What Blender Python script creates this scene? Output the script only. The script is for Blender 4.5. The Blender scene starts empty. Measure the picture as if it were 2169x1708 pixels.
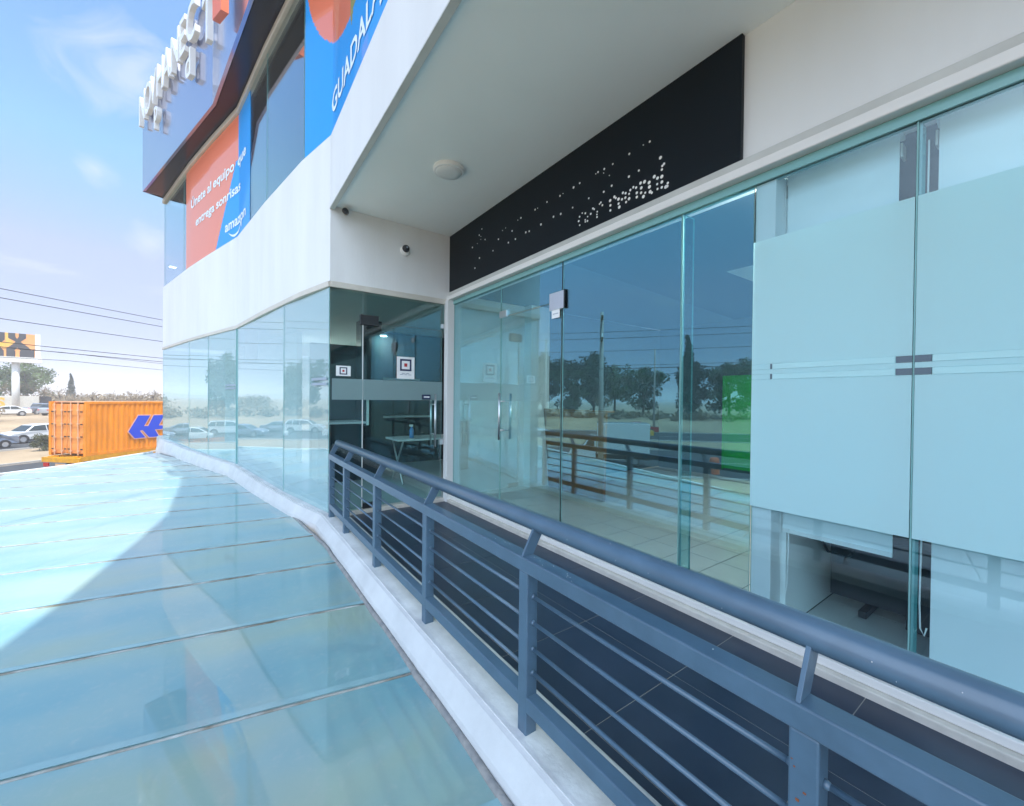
import bpy, bmesh, math, random
from mathutils import Vector, Matrix

R_ = math.radians
scene = bpy.context.scene
C = scene.collection
rnd = random.Random(7)

# ------------------------------------------------------------------ camera
YAW, PIT, ROL = R_(35.486), R_(0.5276), R_(-0.563)
F = Vector((math.sin(YAW) * math.cos(PIT), math.cos(YAW) * math.cos(PIT), -math.sin(PIT)))
R0 = Vector((math.cos(YAW), -math.sin(YAW), 0.0))
D0 = F.cross(R0)
if D0.z > 0: D0 = -D0
RR = R0 * math.cos(ROL) + D0 * math.sin(ROL)
DD = D0 * math.cos(ROL) - R0 * math.sin(ROL)
cam = bpy.data.cameras.new('camera')
cam.sensor_fit = 'HORIZONTAL'; cam.sensor_width = 36.0
cam.lens = 36.0 * 865.65 / 2169.0
cam.clip_start = 0.02; cam.clip_end = 6000
co = bpy.data.objects.new('camera', cam)
M = Matrix.Identity(4)
for k in range(3):
    M[k][0] = RR[k]; M[k][1] = -DD[k]; M[k][2] = -F[k]
M[2][3] = 1.41
co.matrix_world = M
C.objects.link(co); scene.camera = co

# ------------------------------------------------------------------ sky, sun, exposure
SUN = Vector((0.9, -3.0, 9.37)).normalized()
el = math.asin(SUN.z); rot = math.atan2(SUN.x, SUN.y)
w = bpy.data.worlds.new('World'); scene.world = w; w.use_nodes = True
nt = w.node_tree; nd = nt.nodes; lk = nt.links
bg = nd['Background']
sky = nd.new('ShaderNodeTexSky'); sky.sky_type = 'NISHITA'; sky.sun_disc = False
sky.sun_elevation = el; sky.sun_rotation = rot
sky.altitude = 1500; sky.air_density = 1.0; sky.dust_density = 0.4; sky.ozone_density = 1.0
tc = nd.new('ShaderNodeTexCoord')
mp = nd.new('ShaderNodeMapping'); mp.inputs['Scale'].default_value = (1.0, 1.0, 3.2); mp.inputs['Location'].default_value = (1.7, 0.4, 0.0)
lk.new(tc.outputs['Generated'], mp.inputs['Vector'])
n1 = nd.new('ShaderNodeTexNoise'); n1.inputs['Scale'].default_value = 2.6; n1.inputs['Detail'].default_value = 9; n1.inputs['Roughness'].default_value = 0.62; n1.inputs['Distortion'].default_value = 0.5
lk.new(mp.outputs[0], n1.inputs['Vector'])
cr = nd.new('ShaderNodeValToRGB'); cr.color_ramp.elements[0].position = 0.60; cr.color_ramp.elements[1].position = 0.80
cr.color_ramp.elements[0].color = (0, 0, 0, 1); cr.color_ramp.elements[1].color = (0.75, 0.75, 0.75, 1)
lk.new(n1.outputs[0], cr.inputs[0])
mx = nd.new('ShaderNodeMixRGB'); mx.inputs[2].default_value = (2.2, 2.25, 2.4, 1)
CLOUDS = (((-0.118, 0.865, 0.487), 0.13, 0.42), ((-0.164, 0.919, 0.359), 0.05, 0.38), ((-0.099, 0.957, 0.271), 0.06, 0.42))
dk = nd.new('ShaderNodeMixRGB'); dk.blend_type = 'DARKEN'; dk.inputs[0].default_value = 1.0; dk.inputs[2].default_value = (1.20, 1.46, 2.15, 1)   # hazy horizon never brighter than this
tn = nd.new('ShaderNodeMixRGB'); tn.blend_type = 'MULTIPLY'; tn.inputs[0].default_value = 1.0; tn.inputs[2].default_value = (0.66, 0.77, 0.92, 1)
lk.new(sky.outputs[0], tn.inputs[1]); lk.new(tn.outputs[0], dk.inputs[1])
n3 = nd.new('ShaderNodeTexNoise'); n3.inputs['Scale'].default_value = 9.0; n3.inputs['Detail'].default_value = 8; n3.inputs['Roughness'].default_value = 0.6; n3.inputs['Distortion'].default_value = 1.2
mp3 = nd.new('ShaderNodeMapping'); mp3.inputs['Scale'].default_value = (1.0, 1.0, 1.6); lk.new(tc.outputs['Generated'], mp3.inputs[0]); lk.new(mp3.outputs[0], n3.inputs['Vector'])
last = cr.outputs[0]
for dv, rad, amt in CLOUDS:                                        # three small wisps
    dd = nd.new('ShaderNodeVectorMath'); dd.operation = 'DISTANCE'; dd.inputs[1].default_value = dv; lk.new(tc.outputs['Generated'], dd.inputs[0])
    fo = nd.new('ShaderNodeMapRange'); fo.inputs['From Min'].default_value = rad; fo.inputs['From Max'].default_value = 0.0; fo.inputs['To Max'].default_value = 0.62; lk.new(dd.outputs['Value'], fo.inputs['Value'])
    sm_ = nd.new('ShaderNodeMath'); sm_.operation = 'ADD'; lk.new(n3.outputs[0], sm_.inputs[0]); lk.new(fo.outputs[0], sm_.inputs[1])
    rr_ = nd.new('ShaderNodeMapRange'); rr_.inputs['From Min'].default_value = 0.78; rr_.inputs['From Max'].default_value = 1.15; rr_.inputs['To Max'].default_value = amt; lk.new(sm_.outputs[0], rr_.inputs['Value'])
    mxx = nd.new('ShaderNodeMath'); mxx.operation = 'MAXIMUM'; lk.new(last, mxx.inputs[0]); lk.new(rr_.outputs[0], mxx.inputs[1]); last = mxx.outputs[0]
lk.new(last, mx.inputs[0]); lk.new(dk.outputs[0], mx.inputs[1])
# added bright cloud bank in the unseen south-west sky, fills the shaded fronts
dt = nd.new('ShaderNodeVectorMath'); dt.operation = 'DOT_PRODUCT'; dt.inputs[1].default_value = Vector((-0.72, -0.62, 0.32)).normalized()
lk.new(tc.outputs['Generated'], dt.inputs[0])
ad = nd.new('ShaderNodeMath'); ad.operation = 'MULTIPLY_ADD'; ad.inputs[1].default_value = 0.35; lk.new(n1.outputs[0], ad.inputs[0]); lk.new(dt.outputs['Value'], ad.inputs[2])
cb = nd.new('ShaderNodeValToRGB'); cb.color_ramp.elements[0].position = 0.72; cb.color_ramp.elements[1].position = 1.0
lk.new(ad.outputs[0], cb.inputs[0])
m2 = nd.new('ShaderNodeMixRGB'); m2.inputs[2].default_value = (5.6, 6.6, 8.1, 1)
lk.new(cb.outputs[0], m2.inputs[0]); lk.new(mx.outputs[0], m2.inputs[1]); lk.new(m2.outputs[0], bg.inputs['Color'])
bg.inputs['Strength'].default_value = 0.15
sl = bpy.data.lights.new('sun', 'SUN'); sl.energy = 2.0; sl.angle = R_(0.5); sl.color = (1.0, 0.97, 0.92)
so = bpy.data.objects.new('sun', sl); so.rotation_euler = SUN.to_track_quat('Z', 'Y').to_euler(); so.location = (0, 0, 60)
C.objects.link(so)
vs = scene.view_settings
vs.view_transform = 'Standard'; vs.look = 'None'; vs.gamma = 1.0; vs.use_curve_mapping = False
vs.exposure = 1.64
scene.cycles.transparent_max_bounces = 32
scene.cycles.max_bounces = 12; scene.cycles.diffuse_bounces = 6; scene.cycles.glossy_bounces = 6; scene.cycles.transmission_bounces = 8
scene.cycles.use_denoising = True; scene.cycles.volume_bounces = 1
scene.cycles.caustics_reflective = False; scene.cycles.caustics_refractive = False
scene.cycles.sample_clamp_indirect = 8.0

# ------------------------------------------------------------------ materials
def new_mat(name):
    m = bpy.data.materials.new(name); m.use_nodes = True
    return m, m.node_tree.nodes, m.node_tree.links, m.node_tree.nodes['Principled BSDF']
def mat(name, col, rough=0.5, metal=0.0, var=0.0, scale=4.0, bump=0.0, bscale=60.0, spec=0.5, coat=0.0, col2=None, rvar=0.0, stretch=None):
    """painted / solid surface with slow wear variation and a fine bump"""
    m, n, l, b = new_mat(name)
    b.inputs['Roughness'].default_value = rough; b.inputs['Metallic'].default_value = metal
    b.inputs['Specular IOR Level'].default_value = spec
    if coat: b.inputs['Coat Weight'].default_value = coat; b.inputs['Coat Roughness'].default_value = 0.03
    c = (*col, 1)
    if var or col2 or bump or rvar:
        t = n.new('ShaderNodeTexCoord'); mpg = n.new('ShaderNodeMapping'); l.new(t.outputs['Object'], mpg.inputs[0])
        if stretch: mpg.inputs['Scale'].default_value = stretch
    if var or col2:
        nz = n.new('ShaderNodeTexNoise'); nz.inputs['Scale'].default_value = scale; nz.inputs['Detail'].default_value = 7; nz.inputs['Roughness'].default_value = 0.6
        l.new(mpg.outputs[0], nz.inputs['Vector'])
        rp = n.new('ShaderNodeValToRGB'); rp.color_ramp.elements[0].position = 0.32; rp.color_ramp.elements[1].position = 0.68
        d = col2 if col2 else tuple(x * (1 - var) for x in col)
        rp.color_ramp.elements[0].color = (*d, 1); rp.color_ramp.elements[1].color = c
        l.new(nz.outputs[0], rp.inputs[0]); l.new(rp.outputs[0], b.inputs['Base Color'])
        if rvar:
            mr = n.new('ShaderNodeMapRange'); mr.inputs['To Min'].default_value = rough - rvar; mr.inputs['To Max'].default_value = rough + rvar
            l.new(nz.outputs[0], mr.inputs['Value']); l.new(mr.outputs[0], b.inputs['Roughness'])
    else: b.inputs['Base Color'].default_value = c
    if bump:
        nb = n.new('ShaderNodeTexNoise'); nb.inputs['Scale'].default_value = bscale; nb.inputs['Detail'].default_value = 4
        l.new(mpg.outputs[0], nb.inputs['Vector'])
        bp = n.new('ShaderNodeBump'); bp.inputs['Strength'].default_value = bump; bp.inputs['Distance'].default_value = 0.01
        l.new(nb.outputs[0], bp.inputs['Height']); l.new(bp.outputs[0], b.inputs['Normal'])
    return m
def glass(name, tint, base=0.055, power=4.5, gain=0.9, wav=0.0, veil=0.0, refl=(0.88, 0.96, 1.0)):
    """thin window glass: a tinted clear pane with angle-dependent mirror reflection"""
    m, n, l, b = new_mat(name); n.remove(b)
    out = n['Material Output']
    lw = n.new('ShaderNodeLayerWeight'); lw.inputs['Blend'].default_value = 0.5
    pw = n.new('ShaderNodeMath'); pw.operation = 'POWER'; pw.inputs[1].default_value = power
    l.new(lw.outputs['Facing'], pw.inputs[0])
    ma = n.new('ShaderNodeMath'); ma.operation = 'MULTIPLY_ADD'; ma.inputs[1].default_value = gain; ma.inputs[2].default_value = base; ma.use_clamp = True
    l.new(pw.outputs[0], ma.inputs[0])
    tr = n.new('ShaderNodeBsdfTransparent'); tr.inputs[0].default_value = (*tint, 1)
    gl = n.new('ShaderNodeBsdfGlossy'); gl.inputs['Roughness'].default_value = 0.0; gl.inputs[0].default_value = (*refl, 1)
    if wav:
        t = n.new('ShaderNodeTexCoord'); nz = n.new('ShaderNodeTexNoise'); nz.inputs['Scale'].default_value = 0.9; nz.inputs['Detail'].default_value = 1
        bp = n.new('ShaderNodeBump'); bp.inputs['Strength'].default_value = wav; bp.inputs['Distance'].default_value = 0.02
        l.new(t.outputs['Object'], nz.inputs['Vector']); l.new(nz.outputs[0], bp.inputs['Height']); l.new(bp.outputs[0], gl.inputs['Normal'])
    ms = n.new('ShaderNodeMixShader'); base_out = tr.outputs[0]
    if veil:
        df = n.new('ShaderNodeBsdfDiffuse'); df.inputs[0].default_value = (0.60, 0.88, 0.90, 1); md = n.new('ShaderNodeMixShader'); md.inputs[0].default_value = veil  # even cyan diffuse share imitates the bright haze of the interior behind
        l.new(tr.outputs[0], md.inputs[1]); l.new(df.outputs[0], md.inputs[2]); base_out = md.outputs[0]
    l.new(ma.outputs[0], ms.inputs[0]); l.new(base_out, ms.inputs[1]); l.new(gl.outputs[0], ms.inputs[2]); l.new(ms.outputs[0], out.inputs[0])
    return m
def film(name, col, clear=0.15, tl=0.5, blur=0.0):
    """frosted adhesive film: scatters light both ways, partly straight through"""
    m, n, l, b = new_mat(name); n.remove(b); out = n['Material Output']
    df = n.new('ShaderNodeBsdfDiffuse'); df.inputs[0].default_value = (*col, 1)
    tn = n.new('ShaderNodeBsdfTranslucent'); tn.inputs[0].default_value = (*col, 1)
    if blur:
        tr = n.new('ShaderNodeBsdfRefraction'); tr.inputs['IOR'].default_value = 1.30; tr.inputs['Roughness'].default_value = blur; tr.inputs[0].default_value = (0.84, 0.97, 1.0, 1)
    else:
        tr = n.new('ShaderNodeBsdfTransparent'); tr.inputs[0].default_value = (*col, 1)
    m1 = n.new('ShaderNodeMixShader'); m1.inputs[0].default_value = tl
    m2 = n.new('ShaderNodeMixShader'); m2.inputs[0].default_value = clear
    l.new(df.outputs[0], m1.inputs[1]); l.new(tn.outputs[0], m1.inputs[2]); l.new(m1.outputs[0], m2.inputs[1]); l.new(tr.outputs[0], m2.inputs[2]); l.new(m2.outputs[0], out.inputs[0])
    return m
MT = dict(
    white=mat('white_paint', (0.74, 0.765, 0.77), 0.55, var=0.09, scale=2.2, bump=0.12, bscale=38, stretch=(1, 1, 0.16)),
    soffit=mat('soffit_paint', (0.88, 0.92, 0.91), 0.7, var=0.06, scale=0.8, bump=0.04, bscale=70),
    trim=mat('trim_paint', (0.62, 0.60, 0.54), 0.5, var=0.15, scale=3, bump=0.05),
    lintel=mat('lintel_paint', (0.80, 0.80, 0.78), 0.5, var=0.14, scale=5, stretch=(1, 0.15, 1), bump=0.05),
    lintel_up=mat('upper_lintel_paint', (0.55, 0.57, 0.55), 0.6, var=0.15, scale=4, bump=0.05),
    black=mat('sign_black', (0.0030, 0.0075, 0.012), 0.5, var=0.25, scale=1.6, bump=0.02, spec=0.2),
    dot=mat('bare_white_hole', (0.9, 0.9, 0.88), 0.5),
    rail=mat('slate_blue_enamel', (0.080, 0.145, 0.215), 0.33, var=0.18, scale=9, bump=0.03, bscale=160, rvar=0.06, coat=0.25),
    rust=mat('rusty_chip', (0.25, 0.07, 0.02), 0.8),
    tile=mat('dark_floor_tile', (0.030, 0.046, 0.080), 0.36, var=0.35, scale=2.2, bump=0.03, bscale=200, rvar=0.1),
    grout=mat('pale_grout', (0.34, 0.34, 0.32), 0.9),
    itile=mat('white_floor_tile', (0.60, 0.63, 0.62), 0.18, var=0.06, scale=3),
    igrout=mat('dark_grout', (0.10, 0.12, 0.12), 0.9),
    ledge=mat('ledge_render', (0.76, 0.77, 0.77), 0.75, col2=(0.52, 0.53, 0.53), scale=3.5, bump=0.25, bscale=45),
    ledge_face=mat('ledge_white_render', (0.64, 0.655, 0.66), 0.75, var=0.16, scale=4, bump=0.15, bscale=40),
    sill=mat('sill_stone', (0.68, 0.66, 0.60), 0.6, var=0.2, scale=7, bump=0.15, bscale=60),
    steel=mat('brushed_steel', (0.62, 0.63, 0.64), 0.28, metal=1.0),
    dark=mat('black_plastic', (0.012, 0.013, 0.016), 0.4),
    rubber=mat('rubber', (0.02, 0.02, 0.021), 0.8),
    seal=mat('dark_seal', (0.015, 0.02, 0.022), 0.6),
    plastic=mat('white_plastic', (0.78, 0.79, 0.78), 0.4),
    lens=mat('opal_cover', (0.72, 0.73, 0.72), 0.35),
    iwall=mat('interior_white', (0.84, 0.87, 0.86), 0.7, var=0.03),
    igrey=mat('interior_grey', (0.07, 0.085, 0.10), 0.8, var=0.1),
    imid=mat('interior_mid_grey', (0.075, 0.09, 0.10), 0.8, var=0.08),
    idark=mat('interior_navy', (0.010, 0.014, 0.022), 0.45, var=0.3, scale=2),
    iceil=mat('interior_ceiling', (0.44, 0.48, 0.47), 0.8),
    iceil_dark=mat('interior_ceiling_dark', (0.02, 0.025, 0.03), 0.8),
    blind=mat('blind_fabric', (0.84, 0.89, 0.90), 0.85, var=0.03, bump=0.05, bscale=400),
    brown=mat('brown_veneer', (0.24, 0.100, 0.018), 0.3, var=0.35, scale=3, stretch=(1, 1, 9)),
    green=mat('green_panel', (0.008, 0.36, 0.03), 0.5),
    glass=glass('clear_glass', (0.87, 0.968, 0.985), 0.06, 4.0, 0.8, 0.012),
    gdark=glass('shop_glass', (0.83, 0.955, 0.955), 0.19, 3.4, 0.75, 0.012, 0.0, (0.38, 0.80, 1.0)),
    fin=glass('fin_glass', (0.70, 0.90, 0.90), 0.01, 5.0, 0.5),
    gside=glass('side_glass', (0.80, 0.94, 0.93), 0.05, 4.0, 0.8, 0.012),
    gfac=glass('facade_glass', (0.90, 0.96, 0.97), 0.09, 3.4, 0.68, 0.02, 0.32),
    gup=glass('upper_glass', (0.88, 0.94, 0.955), 0.12, 3.2, 0.85, 0.02),
    edge=mat('glass_edge', (0.20, 0.42, 0.42), 0.2),
    film=film('frosted_film', (0.68, 0.93, 0.955), 0.16, 0.40),
    stripe=film('pale_stripe_film', (0.72, 0.945, 0.96), 0.16, 0.40), dash=mat('dark_dash_film', (0.10, 0.145, 0.185), 0.5),
    film_clear=film('thin_frost_film', (0.45, 0.62, 0.64), 0.35, 0.4),
    tape=mat('glass_edge_tape', (0.30, 0.50, 0.53), 0.25, coat=1.0, var=0.15, scale=6),
    bead=mat('silicone_bead', (0.46, 0.50, 0.50), 0.7, col2=(0.15, 0.12, 0.075), scale=5, bump=0.3, bscale=80),
    gutter=mat('joint_mortar', (0.20, 0.21, 0.22), 0.9, col2=(0.34, 0.33, 0.31), scale=16, bump=0.4, bscale=70),  # mottled grey mortar of the joint along the ledge
    signface=mat('sign_cladding', (0.44, 0.47, 0.64), 0.14, metal=0.75, var=0.06, scale=0.5),
    signsoff=mat('dark_gloss_cladding', (0.010, 0.010, 0.028), 0.24, spec=0.5),
    letter=mat('letter_enamel', (0.86, 0.86, 0.84), 0.3, coat=0.3),
    orange=mat('orange_panel', (0.75, 0.16, 0.06), 0.45),
    porange=mat('poster_orange', (0.80, 0.19, 0.08), 0.5, coat=0.8),
    pblue=mat('poster_blue', (0.0, 0.30, 0.80), 0.5, coat=0.35),
    polive=mat('poster_olive', (0.36, 0.36, 0.10), 0.5, coat=1.0),
    ptext=mat('poster_text', (0.72, 0.84, 0.90), 0.6),
    card=mat('white_card', (0.82, 0.85, 0.86), 0.6),
    navy=mat('navy_print', (0.015, 0.03, 0.09), 0.6),
    red=mat('red_print', (0.42, 0.012, 0.02), 0.6),
    greyprint=mat('grey_print', (0.30, 0.36, 0.44), 0.6),
    cblue=mat('bottle_blue', (0.02, 0.20, 0.50), 0.25),
    cont=mat('container_orange', (0.95, 0.31, 0.008), 0.5, var=0.32, scale=2.2, bump=0.05, stretch=(1.2, 1.2, 0.25)),
    contdoor=mat('container_door', (0.90, 0.32, 0.06), 0.55, var=0.18, scale=2.0, bump=0.05),
    contbar=mat('container_bar', (0.72, 0.42, 0.24), 0.5, metal=0.2),
    chassis=mat('chassis_yellow', (0.80, 0.36, 0.01), 0.5, var=0.3, scale=4),
    logob=mat('logo_blue', (0.01, 0.06, 0.62), 0.5), logow=mat('logo_outline', (0.80, 0.42, 0.30), 0.5),
    cwhite=mat('car_white', (0.72, 0.73, 0.73), 0.25, coat=0.8), cgrey=mat('car_grey', (0.22, 0.26, 0.34), 0.25, metal=0.4, coat=0.8),
    cred=mat('car_red', (0.45, 0.02, 0.02), 0.25, coat=0.8), cyel=mat('car_yellow', (0.75, 0.42, 0.02), 0.3, coat=0.8),
    csil=mat('car_silver', (0.48, 0.50, 0.53), 0.25, metal=0.6, coat=0.8),
    cglass=mat('car_glass', (0.02, 0.028, 0.03), 0.05, spec=0.9), lamp=mat('car_lamp', (0.7, 0.7, 0.7), 0.1), lampr=mat('tail_lamp', (0.5, 0.02, 0.02), 0.2),
    asphalt=mat('asphalt', (0.052, 0.055, 0.060), 0.9, var=0.2, scale=0.6, bump=0.3, bscale=12),
    dirt=mat('dry_dirt', (0.42, 0.315, 0.20), 0.95, col2=(0.27, 0.195, 0.12), scale=0.16, bump=0.4, bscale=1.2),
    kerb=mat('kerb_concrete', (0.45, 0.44, 0.42), 0.9, var=0.2), paint=mat('road_paint', (0.7, 0.7, 0.66), 0.7),
    bark=mat('bark', (0.10, 0.072, 0.05), 0.9, var=0.3), leaf=mat('leaf_green', (0.050, 0.105, 0.022), 0.7, col2=(0.022, 0.055, 0.016), scale=0.5),
    leafl=mat('leaf_light', (0.105, 0.165, 0.045), 0.7, col2=(0.055, 0.10, 0.025), scale=0.5),
    leafd=mat('leaf_dark', (0.020, 0.048, 0.022), 0.75, col2=(0.011, 0.026, 0.014), scale=0.5),
    scrub=mat('dry_twigs', (0.30, 0.235, 0.15), 0.9, col2=(0.13, 0.10, 0.06), scale=0.8), bush=mat('bush_leaf', (0.10, 0.115, 0.055), 0.8, col2=(0.06, 0.065, 0.03), scale=2),
    hill=mat('far_hill', (0.30, 0.30, 0.34), 1.0, var=0.2, scale=0.01),
    wire=mat('cable_black', (0.03, 0.03, 0.035), 0.6), concrete=mat('pole_concrete', (0.42, 0.40, 0.37), 0.9, var=0.15), wood=mat('crossarm', (0.2, 0.15, 0.1), 0.9),
    bbo=mat('billboard_orange', (0.80, 0.34, 0.10), 0.6), bby=mat('billboard_yellow', (0.78, 0.45, 0.06), 0.6), bbk=mat('billboard_black', (0.03, 0.03, 0.04), 0.6), bbw=mat('billboard_white', (0.72, 0.72, 0.70), 0.6, var=0.1),
)
def canopy_mat():
    m, n, l, b = new_mat('frosted_canopy_glass')
    t = n.new('ShaderNodeTexCoord')
    def noise(sc, det, stretch=None, rough=0.55):
        mp_ = n.new('ShaderNodeMapping'); l.new(t.outputs['Object'], mp_.inputs[0])
        if stretch: mp_.inputs['Scale'].default_value = stretch
        z = n.new('ShaderNodeTexNoise'); z.inputs['Scale'].default_value = sc; z.inputs['Detail'].default_value = det; z.inputs['Roughness'].default_value = rough
        l.new(mp_.outputs[0], z.inputs['Vector']); return z
    nz = noise(0.8, 2.5, (0.7, 1.6, 1))
    rp = n.new('ShaderNodeValToRGB')
    rp.color_ramp.elements[0].position = 0.36; rp.color_ramp.elements[0].color = (0.17, 0.37, 0.42, 1)
    rp.color_ramp.elements[1].position = 0.64; rp.color_ramp.elements[1].color = (0.31, 0.43, 0.36, 1)
    e = rp.color_ramp.elements.new(0.5); e.color = (0.24, 0.41, 0.42, 1)
    l.new(nz.outputs[0], rp.inputs[0])
    ds = noise(26, 8, (1, 1, 1), 0.7); dr = n.new('ShaderNodeValToRGB'); dr.color_ramp.elements[0].position = 0.52; dr.color_ramp.elements[1].position = 0.80; dr.color_ramp.elements[1].color = (0.35, 0.35, 0.35, 1)
    l.new(ds.outputs[0], dr.inputs[0])
    mxd = n.new('ShaderNodeMixRGB'); mxd.inputs[2].default_value = (0.46, 0.50, 0.47, 1)      # dried dust spots
    l.new(dr.outputs[0], mxd.inputs[0]); l.new(rp.outputs[0], mxd.inputs[1]); l.new(mxd.outputs[0], b.inputs['Base Color'])
    sm = noise(1.7, 5); mr = n.new('ShaderNodeMapRange'); mr.inputs['From Min'].default_value = 0.45; mr.inputs['From Max'].default_value = 0.75; mr.inputs['To Min'].default_value = 0.008; mr.inputs['To Max'].default_value = 0.07
    l.new(sm.outputs[0], mr.inputs['Value']); l.new(mr.outputs[0], b.inputs['Coat Roughness'])
    wv = noise(1.1, 1.5); bp = n.new('ShaderNodeBump'); bp.inputs['Strength'].default_value = 0.02; bp.inputs['Distance'].default_value = 0.02
    l.new(wv.outputs[0], bp.inputs['Height']); l.new(bp.outputs[0], b.inputs['Coat Normal'])
    b.inputs['Roughness'].default_value = 0.4; b.inputs['Coat Weight'].default_value = 1.0; b.inputs['Coat IOR'].default_value = 1.6
    return m
MT['canopy'] = canopy_mat()
def lit_mat():
    m, n, l, b = new_mat('lit_diffuser'); b.inputs['Base Color'].default_value = (.8, .8, .78, 1); b.inputs['Emission Color'].default_value = (1, .98, .93, 1); b.inputs['Emission Strength'].default_value = 4.0; return m
MT['lit'] = lit_mat()

# ------------------------------------------------------------------ helpers
def tag(o, label=None, cat=None, group=None, kind=None):
    if label: o['label'] = label
    if cat: o['category'] = cat
    if group: o['group'] = group
    if kind: o['kind'] = kind
    return o
def thing(name, label, cat, loc=(0, 0, 0), rz=0.0, group=None):
    o = bpy.data.objects.new(name, None); C.objects.link(o); o.empty_display_size = 0.2
    o.location = loc; o.rotation_euler = (0, 0, rz)
    return tag(o, label, cat, group)
class MB:
    def __init__(s): s.v = []; s.f = []; s.m = []; s.cur = 0
    def add(s, vs, fs):
        o = len(s.v); s.v += [tuple(p) for p in vs]; s.f += [tuple(i + o for i in f) for f in fs]; s.m += [s.cur] * len(fs); return s
    def mi(s, k): s.cur = k; return s
    def box(s, x0, x1, y0, y1, z0, z1):
        return s.add([(x0, y0, z0), (x1, y0, z0), (x1, y1, z0), (x0, y1, z0), (x0, y0, z1), (x1, y0, z1), (x1, y1, z1), (x0, y1, z1)],
                     [(0, 3, 2, 1), (4, 5, 6, 7), (0, 1, 5, 4), (1, 2, 6, 5), (2, 3, 7, 6), (3, 0, 4, 7)])
    def obox(s, c, ux, uy, uz, hx, hy, hz):
        c, ux, uy, uz = Vector(c), Vector(ux), Vector(uy), Vector(uz); p = []
        for dz in (-1, 1):
            for dx, dy in ((-1, -1), (1, -1), (1, 1), (-1, 1)): p.append(c + ux * hx * dx + uy * hy * dy + uz * hz * dz)
        return s.add(p, [(0, 3, 2, 1), (4, 5, 6, 7), (0, 1, 5, 4), (1, 2, 6, 5), (2, 3, 7, 6), (3, 0, 4, 7)])
    def prism(s, poly, z0, z1):
        n = len(poly)
        a = sum(poly[i][0] * poly[(i + 1) % n][1] - poly[(i + 1) % n][0] * poly[i][1] for i in range(n))
        if a < 0: poly = poly[::-1]
        return s.add([(x, y, z0) for x, y in poly] + [(x, y, z1) for x, y in poly],
                     [tuple(range(n))[::-1], tuple(range(n, 2 * n))] + [(i, (i + 1) % n, (i + 1) % n + n, i + n) for i in range(n)])
    def poly3(s, pts, off):
        """thick sheet from a planar polygon: pts and pts+off"""
        n = len(pts); off = Vector(off); a = [Vector(p) for p in pts]
        return s.add(a + [p + off for p in a], [tuple(range(n)), tuple(range(n, 2 * n))[::-1]] + [((i + 1) % n, i, i + n, (i + 1) % n + n) for i in range(n)])
    def tube(s, pts, r, n=8, caps=True, r2=None):
        pts = [Vector(p) for p in pts]; o = len(s.v); k = len(pts); vs = []
        prev = None
        for i, p in enumerate(pts):
            d = (pts[min(i + 1, k - 1)] - pts[max(i - 1, 0)]).normalized()
            if prev is None:
                a = d.cross(Vector((0, 0, 1)))
                if a.length < 1e-3: a = d.cross(Vector((1, 0, 0)))
                a.normalize()
            else: a = (prev - d * prev.dot(d)).normalized()
            prev = a; b = d.cross(a)
            rr = r if r2 is None else r + (r2 - r) * i / max(1, k - 1)
            for j in range(n):
                t = 2 * math.pi * j / n; vs.append(p + a * math.cos(t) * rr + b * math.sin(t) * rr)
        fs = [(i * n + j, i * n + (j + 1) % n, (i + 1) * n + (j + 1) % n, (i + 1) * n + j) for i in range(k - 1) for j in range(n)]
        if caps: fs += [tuple(range(n))[::-1], tuple(range((k - 1) * n, k * n))]
        return s.add(vs, fs)
    def lathe(s, prof, c, ax=(0, 0, 1), n=28):
        ax = Vector(ax).normalized(); a = ax.orthogonal().normalized(); b = ax.cross(a); c = Vector(c); vs = []; k = len(prof)
        for r, h in prof:
            for j in range(n):
                t = 2 * math.pi * j / n; vs.append(c + ax * h + (a * math.cos(t) + b * math.sin(t)) * r)
        fs = [(i * n + j, i * n + (j + 1) % n, (i + 1) * n + (j + 1) % n, (i + 1) * n + j) for i in range(k - 1) for j in range(n)]
        fs += [tuple(range(n))[::-1], tuple(range((k - 1) * n, k * n))]
        return s.add(vs, fs)
    def build(s, name, m, parent=None, smooth=False, bevel=0.0, local=False, seg=2):
        me = bpy.data.meshes.new(name)
        off = Vector((0, 0, 0)) if (parent is None or local) else WL(parent)
        me.from_pydata([tuple(Vector(p) - off) for p in s.v], [], s.f)
        ms = m if isinstance(m, (list, tuple)) else [m]
        for x in ms: me.materials.append(MT[x] if isinstance(x, str) else x)
        if len(ms) > 1: me.polygons.foreach_set('material_index', s.m)
        bm = bmesh.new(); bm.from_mesh(me); bmesh.ops.recalc_face_normals(bm, faces=bm.faces); bm.to_mesh(me); bm.free()
        if smooth: me.polygons.foreach_set('use_smooth', [True] * len(me.polygons))
        me.update()
        o = bpy.data.objects.new(name, me); C.objects.link(o)
        if parent: o.parent = parent
        if bevel:
            bv = o.modifiers.new('bevel', 'BEVEL'); bv.width = bevel; bv.segments = seg; bv.limit_method = 'ANGLE'; bv.angle_limit = R_(40)
        return o
def WL(o):
    v = Vector(o.location); p = o.parent
    while p: v += Vector(p.location); p = p.parent
    return v
def copy_tree(o, parent=None):
    c = o.copy(); C.objects.link(c); c.parent = parent
    for ch in list(o.children): copy_tree(ch, c)
    return c
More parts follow.
